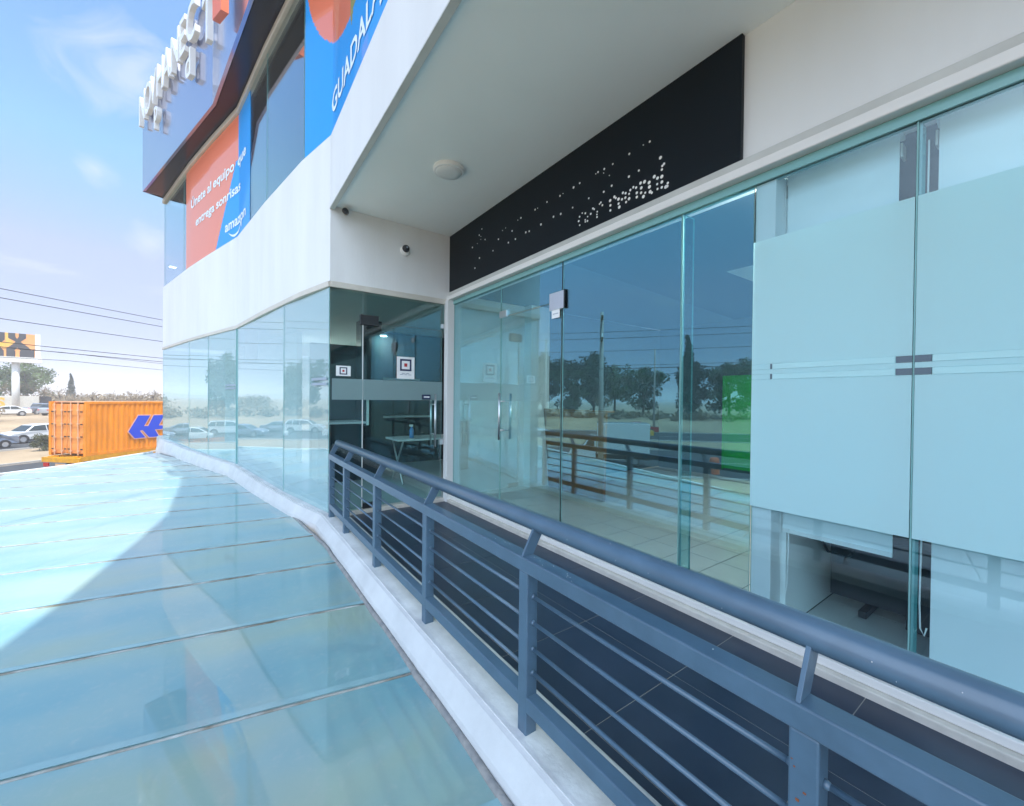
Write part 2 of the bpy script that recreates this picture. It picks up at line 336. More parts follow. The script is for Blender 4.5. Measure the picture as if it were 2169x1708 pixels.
def text_verts(s, size=1.0, extrude=0.0, bold=0.0, sx=1.0):
    cu = bpy.data.curves.new('t', 'FONT'); cu.body = s; cu.size = size; cu.extrude = extrude; cu.offset = bold; cu.resolution_u = 3
    o = bpy.data.objects.new('t', cu); C.objects.link(o)
    dg = bpy.context.evaluated_depsgraph_get(); me = bpy.data.meshes.new_from_object(o.evaluated_get(dg))
    vs = [(v.co.x * sx, v.co.y, v.co.z) for v in me.vertices]; fs = [tuple(p.vertices) for p in me.polygons]
    bpy.data.objects.remove(o); bpy.data.curves.remove(cu); bpy.data.meshes.remove(me)
    return vs, fs
def place_text(mb, s, origin, xd, up, size, extrude=0.0, bold=0.0, sx=1.0):
    vs, fs = text_verts(s, size, extrude, bold, sx); xd, up = Vector(xd).normalized(), Vector(up).normalized(); nn = xd.cross(up)
    return mb.add([Vector(origin) + xd * x + up * y + nn * z for x, y, z in vs], fs)

# plan of the curved facade (x, y) and helpers along it
P = [(1.03, 5.12), (0.84, 5.9), (0.55, 7.5), (0.25, 9.4), (-0.22, 10.95), (-0.61, 12.3), (-1.33, 15.07)]
PL = [(1.03, -4.0)] + P                         # whole upper front, near straight part included
def atY(y, poly=PL):
    for a, b in zip(poly[:-1], poly[1:]):
        if a[1] <= y <= b[1]: t = (y - a[1]) / (b[1] - a[1]); return (a[0] + (b[0] - a[0]) * t, y)
    a, b = (poly[0], poly[1]) if y < poly[0][1] else (poly[-2], poly[-1])
    t = (y - a[1]) / (b[1] - a[1]); return (a[0] + (b[0] - a[0]) * t, y)
def offs(poly, d):
    """offset an open plan polyline by d towards the inside (+x side)"""
    r = []
    for i, p in enumerate(poly):
        a = poly[max(i - 1, 0)]; b = poly[min(i + 1, len(poly) - 1)]
        tx, ty = b[0] - a[0], b[1] - a[1]; L = math.hypot(tx, ty); r.append((p[0] + d * ty / L, p[1] - d * tx / L))
    return r
def strip(mb, poly, d0, d1, z0, z1):
    a, b = offs(poly, d0), offs(poly, d1)
    return mb.prism(a + b[::-1], z0, z1)
def sweep(mb, poly, sec):
    """sec: list of (offset, z) or function(y)->list; open section swept along plan, closed at the ends"""
    rows = []
    for i, p in enumerate(poly):
        s = sec(p[1]) if callable(sec) else sec
        rows.append([(offs(poly, d)[i][0], offs(poly, d)[i][1], z) for d, z in s])
    n = len(rows[0]); vs = [q for r in rows for q in r]
    fs = [(i * n + j, i * n + (j + 1) % n, (i + 1) * n + (j + 1) % n, (i + 1) * n + j) for i in range(len(rows) - 1) for j in range(n)]
    fs += [tuple(range(n)), tuple(range((len(rows) - 1) * n, len(rows) * n))[::-1]]
    return mb.add(vs, fs)
def sub_poly(y0, y1, poly=PL):
    return [atY(y0, poly)] + [p for p in poly if y0 + 1e-4 < p[1] < y1 - 1e-4] + [atY(y1, poly)]

# ------------------------------------------------------------------ ground, roads
GZ = -3.1
r_ = Vector((0.69, 0.724, 0)).normalized(); n_ = Vector((-0.724, 0.69, 0)).normalized()
def SQ(s, q, z=GZ): return r_ * s + n_ * q + Vector((0, 0, z))
g = MB()
prof = [(-900, GZ), (57, GZ), (60, GZ + 0.4), (66, GZ + 1.3), (72, GZ + 1.5), (1190, GZ + 1.5)]
for (q0, z0), (q1, z1) in zip(prof[:-1], prof[1:]):
    g.add([SQ(-1200, q0, z0), SQ(1200, q0, z0), SQ(1200, q1, z1), SQ(-1200, q1, z1)], [(0, 1, 2, 3)])
tag(g.build('ground', 'dirt'), kind='structure')
for nm, q0, q1 in (('service_road', 21.5, 35.0), ('highway', 44.5, 56.5)):
    m = MB(); m.add([SQ(-300, q0, GZ + 0.004), SQ(300, q0, GZ + 0.004), SQ(300, q1, GZ + 0.004), SQ(-300, q1, GZ + 0.004)], [(0, 1, 2, 3)])
    tag(m.build(nm, 'asphalt'), kind='structure')
    m = MB()
    for k in range(-30, 30):
        a, q = k * 9.0, (q0 + q1) / 2
        m.add([SQ(a, q - .07, GZ + .008), SQ(a + 4, q - .07, GZ + .008), SQ(a + 4, q + .07, GZ + .008), SQ(a, q + .07, GZ + .008)], [(0, 1, 2, 3)])
    tag(m.build('road_marking', 'paint'), kind='structure')
    for q in (q0 - 0.15, q1 + 0.15):
        m = MB(); m.obox(SQ(0, q, GZ + 0.06), r_, n_, (0, 0, 1), 300, 0.09, 0.07); tag(m.build('kerb', 'kerb'), kind='structure')
# far hills
m = MB(); pts = []
N = 90
for i in range(N + 1):
    a = R_(-115 + 150 * i / N); h = 9 + 7 * math.sin(i * .33) + 4.5 * math.sin(i * .81 + 1) + 2 * math.sin(i * 2.1)
    d = 1080
    pts.append((math.sin(a) * d, math.cos(a) * d, max(3.5, h)))
vs = []
for x, y, h in pts: vs += [(x, y, -3), (x, y, h), (x * 1.08, y * 1.08, -2)]
fs = []
for i in range(N): fs += [(3 * i, 3 * i + 3, 3 * i + 4, 3 * i + 1), (3 * i + 1, 3 * i + 4, 3 * i + 5, 3 * i + 2)]
m.add(vs, fs); tag(m.build('hills', 'hill', smooth=True), kind='structure')

# ------------------------------------------------------------------ walkway and indoor floors
def tiles(name, xs, ys, z, gap, mats, kind='structure'):
    m = MB(); m.mi(0).box(xs[0], xs[-1], ys[0], ys[-1], z - 0.25, z - 0.002); m.mi(1)
    for a, b in zip(xs[:-1], xs[1:]):
        for c, d in zip(ys[:-1], ys[1:]):
            m.box(a + gap, b - gap, c + gap, d - gap, z - 0.02, z)
    o = m.build(name, mats); return tag(o, kind=kind)
tiles('walkway', [1.215, 1.30, 1.90, 2.515], [-3.76 + .6215 * i for i in range(14)] + [5.09], 0.0, 0.0022, ('grout', 'tile'))
tiles('floor', [2.63, 2.765] + [3.10 + .336 * i for i in range(14)], [1.10] + [1.095 + .336 * i for i in range(1, 12)] + [5.115], 0.05, 0.004, ('igrout', 'itile'))
tiles('floor', [2.63] + [3.10 + .336 * i for i in range(14)], [-3.2 + .336 * i for i in range(13)] + [1.029] , 0.045, 0.003, ('itile', 'itile'))
m = MB(); m.prism(offs(P, 0.10) + [(6.9, 15.07), (6.9, 5.14), (1.2, 5.14)], -0.2, 0.04); tag(m.build('floor', 'itile'), kind='structure')

# ------------------------------------------------------------------ the plaza building
B = thing('plaza_building', 'white two-storey plaza building with curved glass front and recessed shopfronts', 'building', (1.5, 5.0, GZ))
def part(name, mb, mt, lab=None, **k):
    o = mb.build(name, mt, k.pop('parent', B), **k)
    if lab: o['label'] = lab
    return o
# curved white band above the lower glass, straight band over the recessed walkway
m = MB(); strip(m, sub_poly(-4.0, 5.12), 0.0, 0.045, 3.615, 4.45); part('fascia', m, 'white', bevel=0.006)
m = MB(); strip(m, P, 0.0, 0.16, 2.77, 4.45); part('fascia', m, 'white')
m = MB(); strip(m, P, -0.02, 0.14, 2.70, 2.767); part('window_head', m, 'trim', bevel=0.006)
m = MB(); m.box(1.077, 2.70, -4.0, 5.12, 3.645, 3.80); part('soffit', m, 'soffit')
m = MB(); m.box(1.022, 1.074, -4.0, 5.114, 3.600, 3.613); part('drip_edge', m, 'lintel_up')
m = MB(); m.box(1.033, 2.60, 5.116, 5.26, 2.77, 3.644); part('return_wall', m, 'white')
m = MB(); m.box(1.04, 2.60, 5.10, 5.24, 2.70, 2.768); part('window_head', m, 'trim', bevel=0.004)
m = MB(); m.box(2.60, 2.80, -4.0, 1.235, 2.872, 3.644); m.box(2.63, 2.80, 1.235, 5.26, 2.872, 3.644); part('shop_wall', m, 'white')
m = MB(); m.box(2.555, 2.80, -4.0, 5.12, 2.815, 2.870); part('lintel', m, 'lintel_up', bevel=0.006)
m = MB(); m.box(2.525, 2.80, -4.0, 5.12, 2.755, 2.812); part('lintel', m, 'lintel', bevel=0.008)
m = MB(); m.box(2.585, 2.64, -4.0, 5.03, 2.70, 2.752); part('head_channel', m, 'edge')
m = MB(); m.box(2.50, 2.615, 5.03, 5.13, 0.0, 2.752); part('corner_post', m, 'white', bevel=0.006)
m = MB(); m.box(2.615, 2.76, 1.055, 1.165, 0.05, 2.74); part('column', m, 'white', bevel=0.006)
m = MB(); m.box(2.515, 2.63, -4.0, 5.03, -0.1, 0.038); part('sill', m, 'sill', bevel=0.006)
m = MB(); m.box(2.55, 2.63, -4.0, 5.03, 0.040, 0.085); part('sill', m, 'lintel', bevel=0.006)
m = MB(); m.box(1.10, 2.50, 5.10, 5.20, -0.1, 0.045); part('sill', m, 'sill', bevel=0.006)
# plinth under the railing and the curved glass
PLEDGE = [(1.03, -4.0), (1.03, 1.0), (1.03, 3.0), (1.03, 4.2)] + P
def lift(y): return 0.055 + max(0.0, y - 5.2) * 0.0165
m = MB(); sweep(m, [p for p in PLEDGE if p[1] <= 5.12], [(-0.065, 0.056), (0.17, 0.056), (0.18, 0.05), (0.18, -0.30), (-0.065, -0.30)]); part('ledge', m, 'ledge')
m = MB(); sweep(m, P, lambda y: [(-0.055, lift(y)), (0.20, lift(y) + 0.002), (0.20, -0.3), (-0.055, -0.3)]); part('ledge', m, 'ledge')
m = MB(); sweep(m, PLEDGE, lambda y: [(-0.15, -0.10), (-0.14, -0.05), (-0.085, lift(y) - 0.012), (-0.062, lift(y) - 0.004), (-0.068, -0.3), (-0.15, -0.3)]); part('ledge_face', m, 'ledge_face')
m = MB(); m.box(-1.45, -1.17, 15.0, 15.35, -0.3, lift(15.1) + 0.06); part('ledge_end', m, 'ledge_face', bevel=0.01)
m = MB(); strip(m, PLEDGE, -0.09, 0.1, GZ, -0.31); part('lower_wall', m, 'white')

def pane(a, b, z0, z1, mt='glass', parent=B, name='window_pane', t=0.010):
    """one sheet of glass standing between plan points a and b, with its green edge"""
    a, b = Vector((*a, 0)), Vector((*b, 0)); d = (b - a).normalized(); nn = Vector((d.y, -d.x, 0)) * t
    a += d * 0.0025; b -= d * 0.0025
    m = MB(); m.mi(0)
    p = [a, b, b + nn, a + nn]
    lo = [v + Vector((0, 0, z0)) for v in p]; hi = [v + Vector((0, 0, z1)) for v in p]
    m.add(lo + hi, [(0, 1, 5, 4), (2, 3, 7, 6)]); m.mi(1); m.add(lo + hi, [(1, 2, 6, 5), (3, 0, 4, 7), (0, 3, 2, 1), (4, 5, 6, 7)])
    return m.build(name, (mt, 'edge'), parent)
# storefront glass (plane x = 2.60)
pane((2.60, 3.885), (2.60, 5.03), 0.085, 2.70, 'gdark')
pane((2.60, 2.855), (2.60, 3.88), 2.345, 2.70, 'gdark')
pane((2.60, 1.64), (2.60, 2.845), 0.085, 2.70, 'gdark')
pane((2.60, 1.165), (2.60, 1.632), 0.085, 2.70, 'gdark')
pane((2.60, 0.463), (2.60, 1.160), 0.085, 2.70, 'glass')
pane((2.60, -1.2), (2.60, 0.459), 0.085, 2.70, 'glass')
pane((2.60, -3.0), (2.60, -1.205), 0.085, 2.70, 'glass')
pane((2.615, 1.636), (2.735, 1.636), 0.085, 2.70, 'fin', name='glass_fin', t=0.012)
pane((2.615, 0.461), (2.69, 0.461), 0.085, 2.70, 'fin', name='glass_fin', t=0.012)
for y in (2.85, 0.461, 1.636):
    m = MB(); m.box(2.597, 2.613, y - 0.003, y + 0.003, 0.09, 2.70); part('seal', m, 'seal' if y > 2 else 'edge')
m = MB()
for z0, z1, gap in ((0.787, 1.540, 0), (1.541, 1.571, 1), (1.572, 1.598, 0), (1.599, 1.629, 1), (1.630, 2.358, 0)):
    m.box(2.592, 2.595, 0.466 + .056 * gap, 1.163, z0, z1); m.box(2.592, 2.595, -1.2, 0.456 - .056 * gap, z0, z1); m.box(2.592, 2.595, -3.0, -1.21, z0, z1)
part('frosted_film', m, 'film', 'frosted white privacy film with clear dashes at the glass joint')
m = MB()
for z0, z1 in ((1.541, 1.571), (1.599, 1.629)): m.box(2.590, 2.5915, 0.524, 1.05, z0, z1); m.box(2.590, 2.5915, -1.2, 0.398, z0, z1)
part('film_stripe', m, 'stripe')
for z0, z1 in ((1.541, 1.571), (1.599, 1.629)):
    m = MB(); m.box(2.5905, 2.5935, 0.402, 0.457, z0, z1); m.box(2.5905, 2.5935, 0.465, 0.521, z0, z1); part('joint_dash', m, 'dash')
    m = MB(); m.box(2.5905, 2.5935, 1.052, 1.062, z0, z1); part('edge_dash', m, 'dash')
# front glass door
dr = MB().box(0, 0, 0, 0, 0, 0)
D1 = pane((2.60, 2.86), (2.60, 3.875), 0.10, 2.335, 'gdark', name='glass_door')
def hbar(x, y, z0, z1, par, nm='handle'):
    m = MB(); m.tube([(x, y, z0), (x, y, z1)], 0.013, 12); return m.build(nm, 'steel', par, smooth=True)
hb = hbar(2.535, 3.80, 0.955, 1.475, D1); m = MB()
for z in (1.06, 1.385): m.tube([(2.535, 3.80, z), (2.69, 3.80, z)], 0.009, 10)
m.tube([(2.69, 3.80, 0.955), (2.69, 3.80, 1.475)], 0.013, 12); m.build('handle', 'steel', D1, smooth=True)
for y0, y1, z0, z1, nm in ((3.75, 3.89, 2.33, 2.405, 'hinge'), (3.68, 3.875, 0.072, 0.135, 'hinge'), (2.80, 3.02, 2.262, 2.43, 'patch_fitting'), (2.87, 3.04, 0.074, 0.125, 'floor_bolt')):
    m = MB(); m.box(2.582, 2.628, y0, y1, z0, z1); m.build(nm, 'steel', D1, bevel=0.004)
m = MB(); m.box(2.578, 2.626, 2.80, 2.812, 2.258, 2.434); m.build('fitting_cap', 'dark', D1)
# side shop: glass across the return, door in it
pane((1.41, 5.14), (1.045, 5.14), 0.045, 2.70, 'gside'); pane((2.50, 5.14), (1.416, 5.14), 2.345, 2.70, 'gside')
D2 = pane((2.475, 5.14), (1.418, 5.14), 0.07, 2.335, 'gside', name='glass_door')
for x0, x1, z0, z1, mt in ((1.38, 1.60, 2.30, 2.425, 'dark'), (2.455, 2.50, 2.37, 2.43, 'steel'), (2.44, 2.50, 0.78, 0.86, 'steel'), (1.42, 1.60, 0.05, 0.115, 'dark'), (2.18, 2.30, 1.395, 1.46, 'dark')):
    m = MB(); m.box(x0, x1, 5.115, 5.165, z0, z1); m.build('patch_fitting', mt, D2, bevel=0.004)
m = MB(); m.tube([(2.345, 5.06, 0.76), (2.345, 5.06, 1.47)], 0.014, 12)
for z in (0.93, 1.33): m.tube([(2.345, 5.06, z), (2.345, 5.20, z)], 0.009, 10)
m.tube([(2.345, 5.20, 0.76), (2.345, 5.20, 1.47)], 0.014, 12)
m.build('handle', 'steel', D2, smooth=True)
m = MB(); m.box(1.475, 1.505, 5.178, 5.19, 1.07, 1.40); m.build('handle', 'plastic', D2)
m = MB(); m.box(1.410, 1.4165, 5.128, 5.145, 0.07, 2.30); m.build('seal', 'plastic', D2)
m = MB(); m.box(1.06, 1.412, 5.126, 5.128, 1.385, 1.635); m.box(1.420, 2.47, 5.126, 5.128, 1.385, 1.635); part('frosted_band', m, 'film_clear')
# curved lower glass
for y0, y1 in ((5.13, 6.55), (6.56, 9.4), (9.41, 10.95), (10.96, 12.3), (12.31, 15.05)):
    pl = sub_poly(y0, y1, P); pane(pl[0], pl[-1], lift((y0 + y1) / 2) - 0.06, 2.70, 'gfac')
e0, e1 = atY(9.4, P), atY(9.6, P)
m = MB(); m.box(0.235, 0.262, 9.385, 9.415, 0.1, 2.70); part('mullion', m, 'edge')
m = MB(); m.obox((0.47, 9.30, 2.40), (1, 0, 0), (0, 1, 0), (0, 0, 1), 0.10, 0.12, 0.30); part('pillar', m, 'trim')
pane((-1.31, 15.06), (0.6, 15.5), 0.16, 2.70, 'gfac')
# frosted dash marks at the mid joints of the curved glass
m = MB()
for y0, y1 in ((9.42, 9.95), (5.16, 5.55)):
    a, b = atY(y0, P), atY(y1, P)
    m = MB()
    for z in (1.555, 1.615):
        m.add([(a[0] - .012, a[1], z), (b[0] - .012, b[1], z), (b[0] - .012, b[1], z + .03), (a[0] - .012, a[1], z + .03)], [(0, 1, 2, 3)])
    part('dash_decal', m, 'greyprint')
# upper windows
UPY = [(-3.0, 1.2), (1.21, 3.1), (3.11, 5.115), (5.125, 5.9), (5.91, 7.5), (7.51, 9.4), (9.41, 10.95), (10.96, 12.3), (12.31, 12.95), (12.96, 15.05)]
for y0, y1 in UPY:
    a, b = atY(y0), atY(y1); pane((a[0] + .03, a[1]), (b[0] + .03, b[1]), 4.452, 6.79, 'gup')
pane((-1.30, 15.06), (0.7, 15.5), 4.452, 6.79, 'gup')
m = MB(); strip(m, PL, -0.02, 0.12, 6.79, 6.895); part('window_trim', m, 'trim', bevel=0.008)
# upper storey interior and roof
SG = [(-1.3, -4.0), (-0.6, -1.5), (-0.19, 0.6), (-0.02, 1.36), (0.19, 2.6), (0.35, 3.7), (0.35, 5.5), (0.315, 6.72), (-0.14, 9.6), (-1.726, 14.8)]
m = MB(); m.prism([(p[0] + .06, p[1]) for p in SG] + [(-1.05, 14.95), (4.6, 15.2), (4.6, -4.0)], 9.05, 9.20); part('roof', m, 'white')
m = MB(); ee = [-4.0, -1.5, 0.6, 1.36, 2.6, 3.7, 5.12, 5.5, 5.9, 6.72, 7.5, 8.5, 9.0, 9.4, 9.6, 10.2, 10.95, 12.3, 13.5, 14.78]
eo, ei = offs(SG, 0.05), [(p[0] + .10, p[1]) for p in PL]
for ya, yb in zip(ee[:-1], ee[1:]):
    q = [atY(ya, eo), atY(yb, eo), atY(yb, ei), atY(ya, ei)]
    m.add([(x, y, 6.90) for x, y in q], [(0, 1, 2, 3)])
m.add([(eo[-1][0], eo[-1][1], 6.90), (-1.0, 15.1, 6.90), (*atY(14.78, ei), 6.90)], [(0, 1, 2)])
part('eave_panel', m, 'signsoff')
m = MB(); m.prism([(p[0] + .2, p[1]) for p in PL] + [(4.6, 15.2), (4.6, -4)], 6.90, 7.0); part('upper_ceiling', m, 'igrey')
m = MB(); m.prism([(p[0] + .17, p[1]) for p in PL] + [(4.6, 15.2), (4.6, -4)], 4.25, 4.43); part('upper_floor', m, 'igrey')
m = MB(); m.box(4.0, 4.1, -4, 13.2, 4.43, 6.9); part('interior_wall', m, 'igrey')
# indoor walls
m = MB(); m.box(2.63, 4.2, 5.12, 5.24, 0.05, 2.86); part('interior_wall', m, 'iwall')
m = MB(); m.box(3.88, 4.25, 4.95, 5.118, 0.05, 2.86); part('interior_column', m, 'iwall')
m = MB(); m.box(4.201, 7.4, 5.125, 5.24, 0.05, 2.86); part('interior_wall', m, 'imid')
m = MB(); m.box(2.7625, 7.4, 1.03, 1.095, 0.05, 2.86); part('interior_wall', m, 'iwall')
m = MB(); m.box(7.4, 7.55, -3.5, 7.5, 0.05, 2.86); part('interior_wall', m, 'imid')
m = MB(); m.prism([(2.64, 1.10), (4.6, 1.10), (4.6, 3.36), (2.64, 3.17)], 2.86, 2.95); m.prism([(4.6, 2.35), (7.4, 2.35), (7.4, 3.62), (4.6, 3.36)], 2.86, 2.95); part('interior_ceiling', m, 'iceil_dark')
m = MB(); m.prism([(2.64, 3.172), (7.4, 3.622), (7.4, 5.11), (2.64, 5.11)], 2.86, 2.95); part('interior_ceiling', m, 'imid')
m = MB(); m.box(4.6, 7.6, -4.2, 15.2, 2.97, 3.1); part('rear_roof', m, 'white')
m = MB(); m.prism([(4.6, 1.10), (7.4, 1.10), (7.4, 2.35), (4.6, 2.35)], 2.86, 2.95); part('interior_ceiling', m, 'iceil')
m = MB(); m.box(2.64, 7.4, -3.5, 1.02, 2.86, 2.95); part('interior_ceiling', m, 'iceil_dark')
m = MB(); m.prism(offs(P, 0.17) + [(6.9, 15.07), (6.9, 5.27), (1.2, 5.27)], 2.78, 2.86); part('interior_ceiling', m, 'iceil')
m = MB(); m.box(2.5, 4.19, 8.4, 8.5, 0.04, 2.78); m.box(1.25, 2.5, 7.7, 7.8, 0.04, 2.35); part('partition', m, 'idark')
m = MB(); m.box(2.0, 2.35, 7.35, 7.7, 0.04, 2.78); part('interior_pillar', m, 'idark')
m = MB(); m.prism([(1.3, 9.6), (1.4, 9.6), (0.2, 15.0), (0.1, 15.0)], 0.04, 2.78); part('partition', m, 'iwall')
m = MB(); m.box(6.9, 7.0, 5.2, 15.2, -0.1, 2.86); m.box(4.6, 4.7, -4, 15.2, 3.12, 9.2); part('back_wall', m, 'white')
m = MB(); m.box(1.1, 4.6, -4.2, -4.0, 2.86, 9.0); m.box(2.62, 7.5, -4.2, -4.0, -0.3, 2.86); part('end_wall', m, 'white')
m = MB(); m.box(0.98, 2.615, -4.2, -4.0, -0.3, 3.64); part('end_wall', m, 'idark')

# ------------------------------------------------------------------ roof sign
RS = thing('roof_sign', 'tall reflective roof-edge sign band with raised white letters above the upper windows', 'sign', (0.3, 5.0, 6.9))
m = MB(); strip(m, SG, 0.0, 0.06, 6.90, 9.28); m.build('panel', 'signface', RS)
m = MB(); a, b = SG[-1], (-1.0, 15.1); m.prism([a, b, (b[0], b[1] - .06), (a[0] + .05, a[1] - .06)], 6.90, 9.28); m.build('end_panel', 'signface', RS)
def sign_letter(ch, y, z, h, sx=1.0):
    p0, p1 = Vector((*atY(y, SG), 0)), Vector((*atY(y - 0.4, SG), 0)); d = (p1 - p0).normalized(); nn = d.cross(Vector((0, 0, 1)))
    m = MB(); place_text(m, ch, Vector((p0.x, p0.y, z)) + nn * 0.085, d, (0, 0, 1), h * 1.42, 0.045, 0.006, sx)
    m.build('letter', 'letter', RS)
for ch, y in zip('NOVHANEC', (14.56, 14.02, 13.42, 12.90, 12.36, 11.78, 11.16, 10.70)): sign_letter(ch, y, 8.45, 0.76, 0.82)
sign_letter('T', 9.75, 7.86, 0.95, 1.0)
sign_letter('p', 13.1, 7.95, 0.5); sign_letter('d', 10.75, 7.8, 0.55)
p0 = Vector((*atY(8.25, SG), 0)); p1 = Vector((*atY(7.55, SG), 0)); d = (p1 - p0).normalized(); nn = d.cross(Vector((0, 0, 1)))
m = MB(); m.poly3([p0 + nn * .1 + Vector((0, 0, 8.3)), p0 + nn * .1 + Vector((0, 0, 7.45)), p1 + nn * .1 + Vector((0, 0, 7.15)), p1 + nn * .1 + Vector((0, 0, 8.3))], nn * 0.1); m.build('emblem', 'orange', RS)

# ------------------------------------------------------------------ window posters
def arc_map(poly):
    L = [0.0]
    for a, b in zip(poly[:-1], poly[1:]): L.append(L[-1] + math.hypot(b[0] - a[0], b[1] - a[1]))
    def f(s, z, d):
        k = 0
        while k < len(L) - 2 and s > L[k + 1]: k += 1
        a, b = poly[k], poly[k + 1]; t = (s - L[k]) / (L[k + 1] - L[k]); h = L[k + 1] - L[k]
        ox, oy = (b[1] - a[1]) / h * d, -(b[0] - a[0]) / h * d
        return (a[0] + (b[0] - a[0]) * t + ox, a[1] + (b[1] - a[1]) * t + oy, z)
    return f, L[-1]
def s_of(y, poly):
    L = 0
    for a, b in zip(poly[:-1], poly[1:]):
        if a[1] <= y <= b[1]: return L + math.hypot(b[0] - a[0], b[1] - a[1]) * (y - a[1]) / (b[1] - a[1])
        L += math.hypot(b[0] - a[0], b[1] - a[1])
    return L
def poster(name, label, y0, y1, z0, z1, colour, mats, lines):
    poly = sub_poly(y0, y1); f, L = arc_map(poly)
    ro = thing(name, label, 'poster', (poly[0][0], poly[0][1], z0), group='printed posters in the upper windows')
    m = MB(); c = 0.024; ns = int(L / c); nz = int((z1 - z0) / c)
    vs = [f(L * i / ns, z0 + (z1 - z0) * j / nz, 0.024) for i in range(ns + 1) for j in range(nz + 1)]
    fs = []; mi = []
    for i in range(ns):
        for j in range(nz):
            fs.append((i * (nz + 1) + j, (i + 1) * (nz + 1) + j, (i + 1) * (nz + 1) + j + 1, i * (nz + 1) + j + 1))
            mi.append(colour(L * (i + .5) / ns, z0 + (z1 - z0) * (j + .5) / nz, poly))
    m.add(vs, fs); m.m = mi; m.build('sheet', mats, ro)
    for txt, ya, z, h, width in lines:                      # reads from far (high y) to near
        words = [text_verts(wd, 1.0, 0, 0.022) for wd in txt.split()]
        ext = [(min(v[0] for v in tv), max(v[0] for v in tv)) for tv, tf in words]
        tot = sum(e[1] - e[0] for e in ext) + .27 * (len(words) - 1); sx = width / tot; sy = h / 0.70; sa = s_of(ya, poly)
        for (tv, tf), (x0, x1) in zip(words, ext):
            m = MB(); m.add([f(sa - (v[0] - x0) * sx, z + v[1] * sy, 0.018) for v in tv], tf); m.build('lettering', 'ptext', ro); sa -= (x1 - x0 + .27) * sx
    return ro, f, poly
def colL(s, z, poly):
    sb = s_of(9.55, poly) + (5.93 - z) * 0.76
    if z > 5.93: return 1 if s < s_of(9.42, poly) else 0
    return 1 if s < sb else 0
pl, f, poly = poster('poster', 'orange and blue recruiting poster with a smile arrow in the far upper window', 8.55, 12.70, 4.46, 6.78, colL, ('porange', 'pblue'),
    [('Únete al equipo', 12.25, 5.80, 0.20, 2.75), ('que', 9.45, 5.80, 0.20, 0.62), ('entrega sonrisas', 11.9, 5.31, 0.19, 2.75), ('amazon', 10.08, 4.70, 0.20, 1.28)])
m = MB(); s0, s1 = s_of(9.9, poly), s_of(9.2, poly)
top, bot = [], []
for i in range(15):
    t = i / 14; s = s0 + (s1 - s0) * t; dz = -0.13 * math.sin(math.pi * t) + 0.02 * t
    top.append(f(s, 4.645 + dz + 0.025 * math.sin(math.pi * t) , 0.018)); bot.append(f(s, 4.645 + dz - 0.018 * math.sin(math.pi * t) - 0.004, 0.018))
n = len(top); m.add(top + bot, [(i, i + 1, n + i + 1, n + i) for i in range(n - 1)])
m.add([f(s1 + .06, 4.675, 0.018), f(s1 - .05, 4.705, 0.018), f(s1 - .03, 4.575, 0.018)], [(0, 1, 2)]); m.build('smile_arrow', 'ptext', pl)
def colR(s, z, poly):
    yy = 5.02 + (s - s_of(5.02, poly)) * (1.0 if s < s_of(5.12, poly) else .972)
    if (yy - 4.2) ** 2 + (z - 6.9) ** 2 < 1.65 ** 2: return 1 if yy > 4.35 else 2
    if 4.06 < yy < 4.35 and z > 5.12 + abs(yy - 4.30) * 2.0: return 2
    return 0
poster('poster', 'bright blue poster with a large orange circle and city name in the nearer upper window', 1.6, 5.86, 4.46, 6.78, colR, ('pblue', 'porange', 'polive'),
    [('GUADALAJARA', 5.13, 4.69, 0.235, 2.62)])

# ------------------------------------------------------------------ glass canopy over the lower entrance
CN = thing('glass_canopy', 'low canopy of frosted glass panels with silicone joints beside the white ledge', 'canopy', (-1.2, 5.0, -0.11))
inner = [(0.875, -3.0), (0.875, 4.4), (0.78, 5.55), (0.47, 7.4), (0.17, 9.35), (-0.32, 11.0), (-0.72, 12.35), (-1.40, 14.3)]
outer = [(-0.95, -3.6), (-1.25, 1.5), (-1.55, 3.0), (-2.05, 5.5), (-2.65, 8.5), (-3.38, 11.65), (-2.55, 12.45), (-1.45, 14.3)]
def on_poly(poly, t):
    f, L = arc_map(poly); q = f(t * L, 0, 0); return Vector((q[0], q[1], 0))
ys = [-2.45 + .912 * k for k in range(0, 18)]
def inner_pt(y): return Vector((*atY(y, inner), 0))
def outer_pt(y):
    yy = y + (0.45 if y < 5 else 0.45 + (y - 5) * 0.04)
    return Vector((*atY(min(yy, 12.44), outer), 0)) if yy < 11.7 else None
rails = []
for y in ys:
    if y > 12.2: break
    a = inner_pt(y); b = outer_pt(y)
    if b is None: b = Vector((*atY(max(11.75, y + .1), outer), 0))
    rails.append((a, b))
rails.append((inner_pt(13.0), Vector((*atY(13.15, outer), 0)))); rails.append((inner_pt(14.2), Vector((-1.5, 14.2, 0))))
for k, ((a, b), (c, d)) in enumerate(zip(rails[:-1], rails[1:])):
    z = [-0.092 + rnd.uniform(-.0022, .0022) for _ in range(2)]
    u = (c - a).normalized() * 0.011
    q = [a + u, b + u, d - u, c - u]
    zz = [z[0], z[1], z[1] + rnd.uniform(-.002, .002), z[0] + rnd.uniform(-.002, .002)]
    m = MB(); lo = [Vector((p.x, p.y, h - 0.012)) for p, h in zip(q, zz)]; hi = [Vector((p.x, p.y, h)) for p, h in zip(q, zz)]
    m.add(lo + hi, [(0, 1, 2, 3), (4, 5, 6), (4, 6, 7), (0, 1, 5, 4), (1, 2, 6, 5), (2, 3, 7, 6), (3, 0, 4, 7)])
    m.build('glass_panel', 'canopy', CN)
